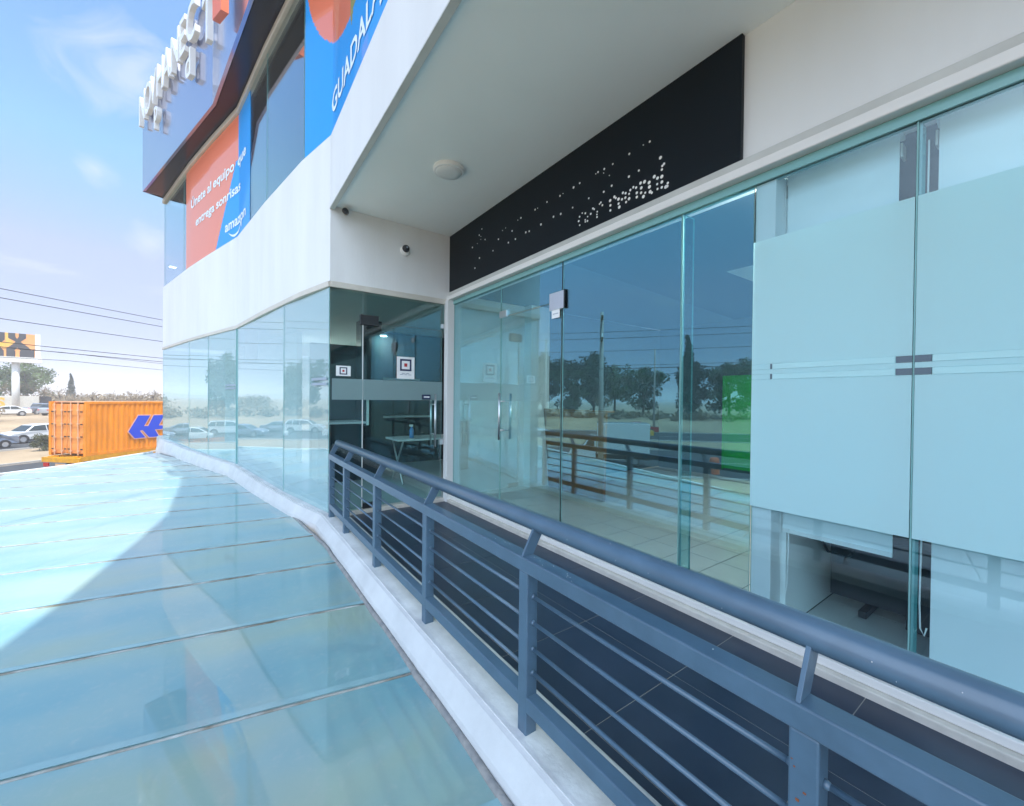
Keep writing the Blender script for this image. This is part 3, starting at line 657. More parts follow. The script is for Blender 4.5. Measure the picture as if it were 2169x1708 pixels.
for a, b in rails[1:-1]:
    m = MB(); n = 26; pts = []
    for i in range(n + 1):
        p = a.lerp(b, i / n); pts.append((p.x, p.y + rnd.uniform(-.0015, .0015), -0.094 + rnd.uniform(-.0012, .0012)))
    m.tube(pts, 0.0085, 8); m.build('joint', 'bead', CN, smooth=True)
    u = (b - a).normalized(); v = Vector((-u.y, u.x, 0)); v = v if v.y > 0 else -v; c = (a + b) / 2; L = (b - a).length / 2
    m = MB(); c2 = c + v * .036; m.obox((c2.x, c2.y, -.0885), u, v, (0, 0, 1), L - .01, .022, .0008); m.build('edge_tape', 'tape', CN)
    m = MB()
    m.obox((c.x, c.y, -0.16), u, v, (0, 0, 1), L, 0.03, 0.045); m.build('beam', 'white', CN)
m = MB(); n = 90; pts = []
for i in range(n + 1):
    y = -3.0 + 16.9 * i / n; p = atY(y, inner); pts.append((p[0] - 0.004 + rnd.uniform(-.006, .007), y, -0.094 + rnd.uniform(-.002, .003)))
m.tube(pts, 0.019, 8); m.build('wall_joint', 'gutter', CN, smooth=True)
m = MB(); strip(m, outer, -0.06, 0.0, -0.30, -0.06); m.build('edge_beam', 'white', CN, bevel=0.01)

# ------------------------------------------------------------------ railing
RL = thing('railing', 'slate blue steel railing with round handrail and thin rods along the walkway ledge', 'railing', (1.05, 2.2, 0.056))
PY = [4.955, 4.29, 3.30, 2.305, 1.315, 0.335, -0.65, -1.63]
m = MB(); m.box(0.998, 1.062, -2.2, 4.985, 0.711, 0.769); m.build('top_rail', 'rail', RL, bevel=0.005)
m = MB(); m.box(1.001, 1.055, -2.2, 4.98, 0.150, 0.212); m.build('bottom_rail', 'rail', RL, bevel=0.005)
m = MB(); m.tube([(1.090, -2.3, 0.888), (1.090, 1.0, 0.890), (1.090, 4.93, 0.894)], 0.0365, 32); m.lathe([(0.030, 0), (0.034, 0.0), (0.028, 0.010), (0.0, 0.016)], (1.090, 4.93, 0.894), (0, 1, 0), 32); h = m.build('handrail', 'rail', RL, smooth=True)
for y in PY:
    m = MB(); m.box(1.0005, 1.0565, y - 0.0285, y + 0.0285, 0.050, 0.712); m.build('post', 'rail', RL, bevel=0.005)
    m = MB(); yb = y + 0.008
    m.poly3([(1.004, yb, 0.769), (1.060, yb, 0.769), (1.122, yb, 0.872), (1.098, yb, 0.862), (1.064, yb, 0.880)], (0, 0.010, 0)); m.build('bracket', 'rail', RL, bevel=0.001)
for a, b in zip(PY[:-1], PY[1:]):
    for z in (0.613, 0.508, 0.402, 0.306):
        m = MB(); m.tube([(1.030, b + .028, z), (1.030, a - .028, z)], 0.0075, 10)
        m.lathe([(0.0105, 0), (0.0095, 0.006), (0.0075, 0.012)], (1.030, b + .028, z), (0, 1, 0), 10); m.lathe([(0.0105, 0), (0.0095, 0.006), (0.0075, 0.012)], (1.030, a - .028, z), (0, -1, 0), 10)
        m.build('rod', 'rail', RL, smooth=True)
m = MB()
for _ in range(9):
    y, z = rnd.uniform(0.309, 0.36), rnd.uniform(0.40, 0.66); s = rnd.uniform(.0015, .004); m.obox((0.9998, y, z), (1, 0, 0), (0, 1, 0), (0, 0, 1), .0006, s, s * rnd.uniform(.4, 1))
for _ in range(4):
    x, z = rnd.uniform(1.005, 1.05), rnd.uniform(.5, .64); s = rnd.uniform(.002, .006); m.obox((x, 0.3062, z), (1, 0, 0), (0, 1, 0), (0, 0, 1), s, .0006, s)
m.build('rust_spots', 'rust', RL)
m = MB()
for _ in range(36):
    y = rnd.uniform(0.1, 4.2); t = rnd.uniform(-1.0, 1.9); s = rnd.uniform(.0005, .0013)
    m.lathe([(s, 0), (s * .7, .0008)], (1.090 - math.cos(t) * .0366, y, .890 + math.sin(t) * .0366), (-math.cos(t), 0, math.sin(t)), 7)
for _ in range(14):
    s = rnd.uniform(.0006, .002); m.lathe([(s, 0), (s * .7, .0008)], (rnd.uniform(1.003, 1.058), rnd.uniform(.2, 1.6), .7692), (0, 0, 1), 7)
m.build('paint_chips', 'plastic', RL)

# ------------------------------------------------------------------ shop sign with bare fixing holes
SS = thing('shop_sign', 'black wall sign with fixing holes spelling car rental above the glass', 'sign', (2.6, 3.2, 2.87))
m = MB(); m.box(2.567, 2.629, 1.235, 5.118, 2.872, 3.643); m.build('panel', 'black', SS, bevel=0.002)
DOTS = [(4.263,3.465),(4.323,3.41),(4.282,3.382),(4.284,3.346),(4.186,3.314),(4.368,3.321),(4.488,3.309),(4.313,3.129),(4.421,3.033),(4.009,3.13),(3.897,3.227),(3.815,3.3),(3.754,3.307),(3.629,3.233),(3.698,3.128),(3.567,3.126),(3.525,3.313),(3.471,3.318),(3.384,3.138),(3.326,3.131),(3.233,3.316),(3.192,3.316),(3.138,3.136),(3.049,3.322),(2.952,3.145),(2.863,3.307),(2.821,3.312),(2.85,3.135),(2.692,3.134),(2.684,3.311),(2.607,3.317),(2.495,3.14),(2.417,3.314),(2.392,3.318),(2.324,3.313),(2.33,3.282),(2.268,3.235),(2.234,3.312),(2.243,3.142),(2.327,3.127),(2.072,3.141),(2.071,3.315),(1.98,3.146),(1.942,3.319),(1.886,3.316)]
SMALL = {2, 3, 5, 11, 12, 16, 21, 26, 32, 35, 36, 43}
BIG = [(2.604,3.021),(2.614,2.986),(2.601,2.946),(2.571,3.041),(2.534,3.026),(2.534,2.969),(2.533,2.952),(2.506,2.987),(2.508,2.951),(2.446,3.035),(2.431,3.023),(2.396,2.989),(2.398,2.945),(2.399,2.967),(2.47,2.998),(2.371,3.044),(2.357,3.051),(2.34,3.022),(2.257,3.028),(2.254,2.988),(2.254,2.948),(2.214,3.041),(2.199,3.026),(2.172,3.007),(2.17,2.97),(2.163,2.94),(2.137,2.991),(2.129,3.039),(2.102,3.025),(2.104,2.991),(2.096,2.954),(2.068,3.006),(2.068,2.969),(2.057,3.031),(2.029,3.041),(2.003,3.027),(1.996,2.985),(1.996,2.953),(1.963,3.045),(1.956,3.006),(1.957,2.97),(1.928,3.04),(1.936,2.933),(1.92,2.955),(1.887,3.017),(1.884,2.984),(1.878,2.946),(1.863,2.932),(1.844,3.041),(1.816,3.018),(1.818,2.976),(1.815,2.94),(1.781,3.014),(1.78,2.975),(1.78,2.937),(1.781,3.064),(1.777,3.089),(1.764,3.097),(1.794,3.155),(1.736,2.926),(1.732,2.947),(1.747,2.927)]
m = MB()
for i, (y, z) in enumerate(DOTS):
    r = 0.0045 if i in SMALL else rnd.uniform(.0075, .0115); m.lathe([(r, 0), (r * .8, .003)], (2.5668, y, z), (-1, 0, 0), 10)
m.build('fixing_holes', 'dot', SS)
m = MB()
for y, z in BIG: r = rnd.uniform(.0088, .0140) * (1.0 if y < 2.3 else .7); m.lathe([(r, 0), (r * .8, .003)], (2.5668, y, z), (-1, 0, 0), 10)
m.build('lettering', 'dot', SS)

# ------------------------------------------------------------------ ceiling lamp, cameras, stickers
CL = thing('ceiling_light', 'round flat white ceiling light under the walkway soffit', 'ceiling light', (1.80, 3.62, 3.65))
m = MB(); m.lathe([(0.150, 0.0), (0.150, -0.028), (0.143, -0.040)], (1.80, 3.62, 3.648), (0, 0, 1), 48); m.build('rim', 'plastic', CL, bevel=0.004)
m = MB(); m.lathe([(0.130, -0.036), (0.118, -0.050), (0.06, -0.056), (0.0, -0.057)], (1.80, 3.62, 3.648), (0, 0, 1), 48); m.build('diffuser', 'lens', CL, smooth=True)
m = MB()
for a in (0.35, 0.60): m.lathe([(.008, 0), (.006, .003)], (1.80 + math.cos(a - .9) * .1505, 3.62 + math.sin(a - .9) * .1505, 3.632), (math.cos(a - .9), math.sin(a - .9), 0), 10)
m.build('clip', 'steel', CL)
K1 = thing('security_camera', 'small black bullet camera high on the white return wall by the soffit', 'camera', (1.20, 5.12, 3.60))
m = MB(); m.tube([(1.20, 5.121, 3.60), (1.20, 5.08, 3.60)], 0.03, 18); m.build('mount', 'plastic', K1, smooth=True)
m = MB(); m.lathe([(0.02, 0), (0.032, .008), (0.034, .09), (0.026, .10), (0, .10)], (1.20, 5.09, 3.597), (-0.35, -0.9, -0.25), 20); m.build('body', 'dark', K1, smooth=True)
K2 = thing('security_camera', 'white-based dome camera with a black eye below the bullet camera', 'camera', (1.92, 5.12, 3.31))
m = MB(); m.lathe([(0.062, 0), (0.062, .03), (0.052, .048), (0.0, .05)], (1.925, 5.121, 3.305), (0, -1, 0), 28); m.build('base', 'plastic', K2, smooth=True)
m = MB(); m.lathe([(0.046, .03), (0.048, .05), (0.040, .075), (0.022, .092), (0, .098)], (1.925, 5.121, 3.318), (0, -1, 0.1), 28); m.build('dome', 'dark', K2, smooth=True)
m = MB(); m.lathe([(0.012, 0), (0.010, .006), (0, .006)], (1.925, 5.024, 3.328), (0, -1, 0.1), 14); m.build('lens', 'greyprint', K2)
def sticker(label, x0, x1, z0, z1, big):
    s = thing('sticker', label, 'sticker', ((x0 + x1) / 2, 5.14, z0), group='square logo stickers on the side shop glass')
    y = 5.1265
    m = MB(); m.box(x0, x1, y - .002, y, z0, z1); m.build('card', 'card', s)
    w_ = min(x1 - x0, z1 - z0) * .72 * (1.0 if not big else 0.9); cx = (x0 + x1) / 2; cz = z1 - (z1 - z0) * (.5 if not big else .37)
    m = MB(); h = w_ / 2; t = h * .30
    for a, b, c, d in ((-h, h, h - t, h), (-h, h, -h, -h + t), (-h, -h + t, -h + t, h - t), (h - t, h, -h + t, h - t)): m.box(cx + a, cx + b, y - .0035, y - .002, cz + c, cz + d)
    m.build('logo_frame', 'navy', s)
    m = MB(); m.box(cx - h * .26, cx + h * .26, y - .0035, y - .002, cz - h * .28, cz + h * .28); m.build('logo_square', 'red', s)
    if big:
        m = MB()
        for zz, a, b in ((.235, .28, .48), (.235, .52, .70), (.175, .18, .38), (.175, .42, .60), (.175, .64, .82)):
            m.box(x0 + (x1 - x0) * a, x0 + (x1 - x0) * b, y - .0032, y - .002, z0 + (z1 - z0) * zz, z0 + (z1 - z0) * (zz + .028))
        m.build('caption', 'greyprint', s)
sticker('small landscape sticker with a navy square logo on the fixed glass by the corner', 1.105, 1.27, 1.667, 1.788, False)
sticker('larger portrait sticker with a navy square logo and caption on the side door', 1.836, 2.073, 1.66, 1.945, True)
NS = thing('notice_label', 'small white notice label under the steel fitting of the front glass door', 'label', (2.59, 2.92, 2.20))
m = MB(); m.box(2.586, 2.588, 2.872, 2.985, 2.185, 2.262); m.build('card', 'card', NS)
m = MB()
for k in range(4): m.box(2.5845, 2.586, 2.89 + k * .02, 2.906 + k * .02, 2.222, 2.230)
m.build('print', 'greyprint', NS)
DL = thing('door_lock_label', 'dark label plate beside the side door handle', 'label', (2.24, 5.11, 1.39))
m = MB(); m.box(2.185, 2.295, 5.108, 5.114, 1.398, 1.458); m.build('plate', 'navy', DL)
m = MB(); m.box(2.20, 2.28, 5.1065, 5.108, 1.42, 1.438); m.build('print', 'card', DL)

# ------------------------------------------------------------------ blinds and furniture seen through the glass
def blind(label, y0, y1, z0, xx=2.75):
    b = thing('roller_blind', label, 'blind', (xx, (y0 + y1) / 2, z0), group='white roller blinds behind the shop glass')
    m = MB(); m.box(xx, xx + .004, y0, y1, z0, 2.755); m.build('fabric', 'blind', b)
    m = MB(); m.tube([(xx + .03, y0 - .01, 2.755), (xx + .036, y1 + .01, 2.755)], .03, 16); m.build('roller', 'blind', b, smooth=True)
    m = MB(); m.box(xx - .006, xx + .010, y0, y1, z0 - .022, z0); m.build('bottom_bar', 'plastic', b)
    m = MB()
    for y in (y0, y1): m.box(xx - .005, xx + .06, y - .012 if y == y0 else y + .004, y - .004 if y == y0 else y + .012, 2.63, 2.70)
    m.build('end_bracket', 'trim', b); return b
b1 = blind('half-lowered white roller blind between the white column and the glass joint', 0.553, 1.045, 0.655)
m = MB(); m.tube([(2.735, 1.052, 2.66), (2.735, 1.052, .5), (2.735, 1.045, .33), (2.735, 1.035, .27), (2.735, 1.02, .27), (2.735, 1.012, .33), (2.735, 1.008, .5), (2.735, 1.008, .66)], .0028, 6); m.build('chain', 'plastic', b1)
b2 = blind('fully lowered white roller blind at the right of the glass joint', -2.6, 0.415, 0.10)
m = MB(); m.tube([(2.735, .447, 2.66), (2.735, .447, .8), (2.735, .450, .45), (2.735, .446, .33), (2.735, .432, .30), (2.735, .424, .34)], .0035, 6); m.build('chain', 'plastic', b2)
DK = thing('office_desk', 'dark office desk with a black modesty panel behind the half-lowered blind', 'desk', (3.3, 0.2, 0.05))
m = MB(); m.box(2.90, 3.75, -1.3, 0.90, .665, .70); m.build('desktop', 'dark', DK, bevel=.004)
m = MB(); m.box(3.26, 3.29, -1.2, 0.955, .165, .60); m.build('modesty_panel', 'dark', DK)
m = MB(); m.box(2.98, 3.02, -1.2, 0.85, .60, .663); m.build('cable_tray', 'dark', DK)
m = MB(); m.box(3.295, 3.72, 0.02, 0.60, .07, .66); m.build('drawer_pedestal', 'dark', DK, bevel=.006)
for y in (-1.2, .80):
    m = MB(); m.box(3.30, 3.70, y - .02, y + .02, .05, .09); m.box(3.46, 3.52, y - .02, y + .02, .09, .663); m.build('leg', 'dark', DK)
m = MB(); m.tube([(3.25, 1.02, .62), (3.24, 1.0, .50), (3.22, .96, .44), (3.18, .86, .44), (3.10, .80, .50), (3.0, .78, .62)], .008, 6); m.build('cable', 'dark', DK)
m = MB(); m.box(3.25, 3.34, 1.005, 1.028, .50, .60); m.build('socket_box', 'plastic', DK)
OC = thing('office_chair', 'dark office chair tucked behind the desk at the glass joint', 'chair', (2.98, 0.02, 0.05))
m = MB(); m.obox((2.98, .02, .46), (1, 0, 0), (0, 1, 0), (0, 0, 1), .22, .23, .04); m.build('seat', 'dark', OC, bevel=.03)
m = MB(); m.obox((2.85, .02, .78), (.96, 0, .2), (0, 1, 0), (-.2, 0, .96), .03, .21, .24); m.build('backrest', 'dark', OC, bevel=.02)
m = MB(); m.tube([(2.98, .02, .12), (2.98, .02, .44)], .025, 10); m.build('column', 'dark', OC)
for k in range(5):
    a = k * 2 * math.pi / 5 + .2; m = MB(); m.tube([(2.98, .02, .13), (2.98 + math.cos(a) * .26, .02 + math.sin(a) * .26, .09)], .018, 8); m.lathe([(.025, -.012), (.025, .012)], (2.98 + math.cos(a) * .26, .02 + math.sin(a) * .26, .075), (math.sin(a), -math.cos(a), 0), 10); m.build('leg', 'dark', OC)
RC = thing('reception_counter', 'brown wood reception counter with a tapered side inside the car rental shop', 'counter', (4.3, 4.3, 0.05))
m = MB(); m.poly3([(4.14, 4.80, .055), (4.14, 3.70, .055), (4.14, 3.675, 1.24), (4.14, 4.945, 1.24)], (.04, 0, 0)); m.build('front_panel', 'brown', RC)
m = MB(); m.box(4.125, 4.30, 3.66, 4.93, 1.242, 1.270); m.build('counter_top', 'brown', RC, bevel=.004)
m = MB(); m.box(4.182, 4.27, 3.80, 3.83, .055, 1.24); m.box(4.182, 4.27, 4.70, 4.73, .055, 1.24); m.build('rib', 'brown', RC)
GP = thing('wall_panel', 'bright green panel on the back wall inside the car rental shop', 'panel', (7.3, 3.2, 0.6))
m = MB(); m.box(7.34, 7.38, 1.9, 3.75, .22, 1.84); m.build('board', 'green', GP); m = MB(); m.box(7.33, 7.345, 3.752, 3.78, .20, 1.865); m.box(7.33, 7.345, 1.9, 3.752, 1.84, 1.865); m.build('frame', 'green', GP)
SD = thing('work_table', 'white-topped work table with crossed legs in the side shop', 'table', (2.6, 6.4, 0.04))
m = MB(); m.box(2.25, 3.5, 6.2, 6.8, .73, .76); m.build('tabletop', 'plastic', SD, bevel=.004)
for x in (2.35, 3.4):
    m = MB(); m.tube([(x, 6.25, .05), (x, 6.75, .73)], .014, 8); m.tube([(x, 6.75, .05), (x, 6.25, .73)], .014, 8); m.build('leg', 'steel', SD)
BT = thing('bottle', 'blue spray bottle standing on the white work table', 'bottle', (2.55, 6.4, 0.76))
m = MB(); m.lathe([(.036, 0), (.038, .02), (.038, .13), (.014, .17), (.014, .19)], (2.55, 6.4, .761), (0, 0, 1), 18); m.build('body', 'cblue', BT, smooth=True)
m = MB(); m.box(2.51, 2.57, 6.39, 6.41, .95, .98); m.box(2.53, 2.56, 6.385, 6.415, .945, .955); m.build('trigger', 'plastic', BT)
SC = thing('service_counter', 'dark service counter with a pale top in front of the navy partition', 'counter', (1.6, 7.3, .04))
m = MB(); m.box(1.25, 1.95, 7.0, 7.5, .04, .98); m.build('body', 'idark', SC); m = MB(); m.box(1.2, 1.97, 6.95, 7.52, .982, 1.015); m.build('counter_top', 'plastic', SC)
SH = thing('wall_shelf', 'white shelf on the dark back partition of the side shop', 'shelf', (3.0, 8.3, 1.4))
m = MB(); m.box(2.55, 3.4, 8.1, 8.39, 1.78, 1.81); m.build('board', 'plastic', SH); m = MB(); m.box(2.55, 3.6, 8.0, 8.39, 1.02, 1.05); m.build('board', 'plastic', SH)
def lit_lamp(label, x, y, z, watts, r=.14, spread=180):
    t = thing('ceiling_light', label, 'ceiling light', (x, y, z), group='lit round ceiling lights indoors')
    m = MB(); m.lathe([(r, 0), (r, -.03)], (x, y, z - .001), (0, 0, 1), 28); m.build('rim', 'plastic', t)
    m = MB(); m.lathe([(r * .88, -.031), (r * .75, -.043), (0, -.046)], (x, y, z - .001), (0, 0, 1), 28); m.build('diffuser', 'lit', t)
    la = bpy.data.lights.new('lamp_light', 'AREA'); la.shape = 'DISK'; la.size = r * 1.8; la.energy = watts; la.color = (1.0, 0.98, 0.94); la.spread = R_(spread)
    lo = bpy.data.objects.new('lamp_light', la); lo.location = (0, 0, -.07); lo.parent = t; C.objects.link(lo)
lit_lamp('lit ceiling light behind the reflective upper window', 1.45, 8.2, 6.9, 25)
lit_lamp('lit ceiling light in the side shop behind the curved glass', 1.35, 11.0, 2.78, 30)
lit_lamp('added unseen ceiling light brightening the back of the car rental shop', 6.2, 1.75, 2.86, 14)  # added out of view to brighten the shop floor and walls
lit_lamp('added unseen ceiling light near the front of the car rental shop behind the film', 2.95, 1.21, 2.86, 13, .09)  # second added lamp, hidden by the film, lights the counter front
lit_lamp('added unseen ceiling light brightening the office behind the blinds', 4.3, -0.8, 2.86, 0.8)  # weak added fill for the office, not seen from the camera
# ------------------------------------------------------------------ vehicles
def wheel(par, x, y, r=.33, wd=.2, rim='csil'):
    m = MB(); s = 1 if y > 0 else -1
    m.lathe([(r * .55, -wd / 2), (r * .93, -wd / 2), (r, -wd / 2 + .03), (r, wd / 2 - .03), (r * .93, wd / 2), (r * .55, wd / 2)], (x, y, r), (0, s, 0), 24); wv = m.build('wheel', 'rubber', par, local=True)
    m = MB(); m.lathe([(r * .66, wd / 2 - .02), (r * .64, wd / 2 + .004), (r * .2, wd / 2 + .0), (0, wd / 2 + .006)], (x, y, r), (0, s, 0), 20); m.build('rim', rim, wv, local=True)
def car(label, s, q, heading, paint, style='sedan', group='cars on the roads beyond the canopy', z=GZ):
    p = SQ(s, q, z + .008); t = thing('car', label, 'car', p, math.atan2(r_.y, r_.x) + heading, group)
    if style == 'suv':
        prof = [(2.30, .32), (2.33, .70), (2.20, .92), (1.25, 1.08), (.55, 1.62), (-.2, 1.72), (-1.75, 1.70), (-2.20, 1.12), (-2.30, .95), (-2.30, .36)]; roof = 1.05; L = [1.42, -1.38]; rr = .36
        win = [[(1.08, 1.10), (.52, 1.55), (-.30, 1.62), (-.30, 1.10)], [(-.38, 1.10), (-.38, 1.62), (-1.15, 1.62), (-1.15, 1.12)], [(-1.23, 1.12), (-1.23, 1.61), (-1.70, 1.58), (-1.98, 1.14)]]; ws = ((1.25, 1.10), (.60, 1.60)); rw = ((-2.18, 1.16), (-1.80, 1.64))
    elif style == 'pickup':
        prof = [(2.60, .36), (2.62, .80), (2.5, .98), (1.4, 1.08), (.75, 1.68), (-.45, 1.70), (-.62, 1.10), (-2.60, 1.08), (-2.62, .45)]; roof = 1.05; L = [1.65, -1.6]; rr = .38
        win = [[(1.22, 1.12), (.72, 1.58), (.15, 1.62), (.15, 1.12)], [(.07, 1.12), (.07, 1.62), (-.42, 1.60), (-.52, 1.12)]]; ws = ((1.38, 1.12), (.78, 1.64)); rw = ((-.60, 1.14), (-.47, 1.62))
    else:
        prof = [(2.28, .30), (2.30, .62), (2.15, .76), (1.10, .94), (.35, 1.36), (-.15, 1.43), (-.85, 1.40), (-1.62, 1.02), (-2.18, .98), (-2.28, .78), (-2.27, .34)]; roof = .92; L = [1.38, -1.36]; rr = .32
        win = [[(.92, .96), (.34, 1.30), (-.28, 1.36), (-.28, .97)], [(-.35, .97), (-.35, 1.36), (-.85, 1.33), (-1.30, 1.02)]]; ws = ((1.10, .97), (.40, 1.34)); rw = ((-1.58, 1.04), (-.92, 1.37))
    hw = lambda zz: .89 - max(0, zz - roof) * .36 - max(0, .5 - zz) * .15
    m = MB(); n = len(prof); vs = [(x, hw(zz), zz) for x, zz in prof] + [(x, -hw(zz), zz) for x, zz in prof]
    m.add(vs, [tuple(range(n)), tuple(range(n, 2 * n))[::-1]] + [((i + 1) % n, i, i + n, (i + 1) % n + n) for i in range(n)])
    m.build('body', paint, t, local=True, bevel=.05, seg=3)
    m = MB()
    for poly in win:
        for sg in (1, -1): m.poly3([(x, sg * (hw(zz) + .006), zz) for x, zz in poly], (0, -sg * .03, 0))
    m.build('side_window', 'cglass', t, local=True)
    for (x0, z0), (x1, z1) in (ws, rw):
        k = .012 if x0 > 0 else -.012
        m = MB(); m.poly3([(x0 + k, hw(z0) - .08, z0 + .01), (x0 + k, -hw(z0) + .08, z0 + .01), (x1 + k, -hw(z1) + .06, z1), (x1 + k, hw(z1) - .06, z1)], (-k * 3, 0, -.02)); m.build('windscreen', 'cglass', t, local=True)
    fx, fz = prof[1]; bx = prof[-2][0]
    for sg in (1, -1):
        m = MB(); m.obox((fx - .06, sg * .66, fz + .02), (1, 0, 0), (0, 1, 0), (0, 0, 1), .08, .16, .07); m.build('headlight', 'lamp', t, local=True, bevel=.02)
        m = MB(); m.obox((bx + .03, sg * .70, fz + .12), (1, 0, 0), (0, 1, 0), (0, 0, 1), .06, .12, .09); m.build('tail_light', 'lampr', t, local=True, bevel=.02)
        for x in L:
            m = MB(); m.lathe([(rr * 1.22, 0), (rr * 1.22, .012)], (x, sg * .875, rr), (0, sg, 0), 24); m.build('wheel_arch', 'dark', t, local=True)
            wheel(t, x, sg * .80, rr)
    m = MB(); m.box(-L[0], L[0], -.8, .8, .2, .36); m.build('underbody', 'dark', t, local=True)
    return t
PI = math.pi
car('grey sedan cut by the left frame edge on the far highway', 26.3, 47.4, PI, 'cgrey', 'sedan')
car('white estate car on the far highway behind the grey bush', 32.2, 50.6, PI, 'cwhite', 'suv')
car('red pickup on the highway mirrored in the front shop glass', -2.5, 52.5, 0, 'cred', 'pickup')
car('yellow taxi mirrored above the white box van', -1.5, 47.5, 0, 'cyel', 'sedan')
car('white sedan mirrored over the green panel', -15.5, 39.5, PI, 'cwhite', 'sedan')
car('silver sedan mirrored in the curved lower glass', 24.5, 53.0, PI, 'csil', 'sedan')
car('white saloon mirrored low beside the far end of the curved glass', 19.4, 46.8, PI, 'cwhite', 'sedan')
car('white hatchback mirrored in the middle of the curved glass', 17.0, 54.0, PI, 'cwhite', 'suv')
car('white sedan mirrored low in the curved glass next to the railing end', 11.0, 46.6, PI, 'cwhite', 'sedan')
for lab, uu, dd_, st, pc, hd in (('dark pickup parked beside the pale delivery truck', -13.6, 96, 'pickup', 'cgrey', .3), ('small white car parked on the dirt lot behind the billboard pole', -15.6, 90, 'sedan', 'cwhite', 2.7), ('silver car parked on the dirt lot left of the container doors', -12.3, 90, 'suv', 'csil', .1)):
    ss, qq = math.sin(R_(uu)) * dd_ * .69 + math.cos(R_(uu)) * dd_ * .724, math.sin(R_(uu)) * dd_ * -.724 + math.cos(R_(uu)) * dd_ * .69
    car(lab, ss, qq, hd, pc, st, 'vehicles parked on the dirt lot', GZ + 1.5)
# white box van
V = thing('box_van', 'small white box van mirrored in the front shop glass', 'van', SQ(2.6, 25.5, GZ + .008), math.atan2(r_.y, r_.x))
m = MB(); m.box(-2.9, .55, -1.0, 1.0, .85, 2.95); m.build('cargo_box', 'cwhite', V, local=True, bevel=.03)
prof = [(2.35, .4), (2.4, .95), (2.1, 1.15), (1.55, 1.30), (1.0, 2.05), (.62, 2.1), (.62, .4)]
m = MB(); n = len(prof); m.add([(x, .92 - max(0, z - 1.2) * .1, z) for x, z in prof] + [(x, -.92 + max(0, z - 1.2) * .1, z) for x, z in prof], [tuple(range(n)), tuple(range(n, 2 * n))[::-1]] + [((i + 1) % n, i, i + n, (i + 1) % n + n) for i in range(n)]); m.build('cab', 'cwhite', V, local=True, bevel=.05)
m = MB()
for sg in (1, -1): m.poly3([(1.45, sg * .905, 1.32), (.98, sg * .85, 1.95), (.72, sg * .85, 1.95), (.72, sg * .905, 1.32)], (0, -sg * .02, 0))
m.build('side_window', 'cglass', V, local=True)
m = MB(); m.poly3([(1.57, .8, 1.34), (1.57, -.8, 1.34), (1.04, -.74, 2.0), (1.04, .74, 2.0)], (-.03, 0, -.02)); m.build('windscreen', 'cglass', V, local=True)
m = MB(); m.box(-2.9, 2.0, -.8, .8, .5, .80); m.build('chassis', 'dark', V, local=True)
for x in (1.6, -1.9):
    for sg in (1, -1): wheel(V, x, sg * .82, .36)
# container truck
A = Vector((-5.78, 30.5, 0))
T = thing('container_truck', 'orange shipping container with a blue arrow emblem on a yellow trailer', 'truck', (A.x, A.y, GZ + .008), math.atan2(r_.y, r_.x) - R_(1.5))
LZ = 1.27; H = 2.88; LEN = 12.2; W = 2.44
def corr(m, y, sg):
    n = 44; xs = []
    x = .16; step = (LEN - .32) / n; pts = [(0.16, 0)]
    for k in range(n): pts += [(.16 + step * (k + .18), 0), (.16 + step * (k + .38), .036), (.16 + step * (k + .68), .036), (.16 + step * (k + .88), 0)]
    pts.append((LEN - .16, 0))
    vs = []
    for px, d in pts: vs += [(px, y - sg * d, LZ + .16), (px, y - sg * d, LZ + H - .12)]
    m.add(vs, [(2 * i, 2 * i + 2, 2 * i + 3, 2 * i + 1) for i in range(len(pts) - 1)])
m = MB(); corr(m, 0.02, -1); corr(m, W - .02, 1); m.box(.12, LEN - .12, .1, W - .1, LZ + .1, LZ + H - .14); CB = m.build('container', 'cont', T, local=True)
m = MB()
for y0 in (0, W - .16):
    m.box(0, LEN, y0 + .002, y0 + .158, LZ, LZ + .16); m.box(0, LEN, y0 + .002, y0 + .10 if y0 == 0 else y0 + .158, LZ + H - .12, LZ + H)
    for x0 in (0, LEN - .16): m.box(x0, x0 + .16, y0, y0 + .16, LZ + .16, LZ + H - .12)
m.build('corner_frame', 'cont', CB, local=True)
m = MB(); m.box(.16, LEN - .16, .10, W - .16, LZ + H - .05, LZ + H - .01); m.build('roof', 'contbar', CB, local=True)
for y0, y1 in ((.165, 1.205), (1.235, W - .165)):
    m = MB(); m.box(.02, .07, y0, y1, LZ + .14, LZ + H - .13)
    for k in range(4): m.box(.0, .02, y0 + .05, y1 - .05, LZ + .3 + k * .62, LZ + .62 + k * .62)
    dd = m.build('container_door', 'contdoor', CB, local=True, bevel=.01)
    m = MB()
    for yy in (y0 + .28, y1 - .28):
        m.tube([(-.03, yy, LZ + .05), (-.03, yy, LZ + H - .05)], .028, 8)
        for k in range(4): m.box(-.05, .0, yy - .07, yy + .07, LZ + .22 + k * .72, LZ + .30 + k * .72)
    m.build('lock_rod', 'contbar', dd, local=True)
    for k in range(4):
        for ya in (y0 + .03, y1 - .17):
            m = MB(); m.box(-.012, .0, ya, ya + .14, LZ + .33 + k * .66, LZ + .39 + k * .66); m.build('hinge', 'dark', dd, local=True)
LG = [(2.05, -0.68), (2.58, 0.23), (3.24, 0.21), (2.89, -0.41), (3.13, -0.42), (3.45, 0.21), (4.1, 0.21), (3.75, -0.42), (4.1, -0.44), (3.97, -0.65), (3.52, -0.66), (3.77, -1.11), (3.18, -1.09), (2.81, -0.64), (2.65, -0.67), (2.97, -1.09), (2.38, -1.09)]
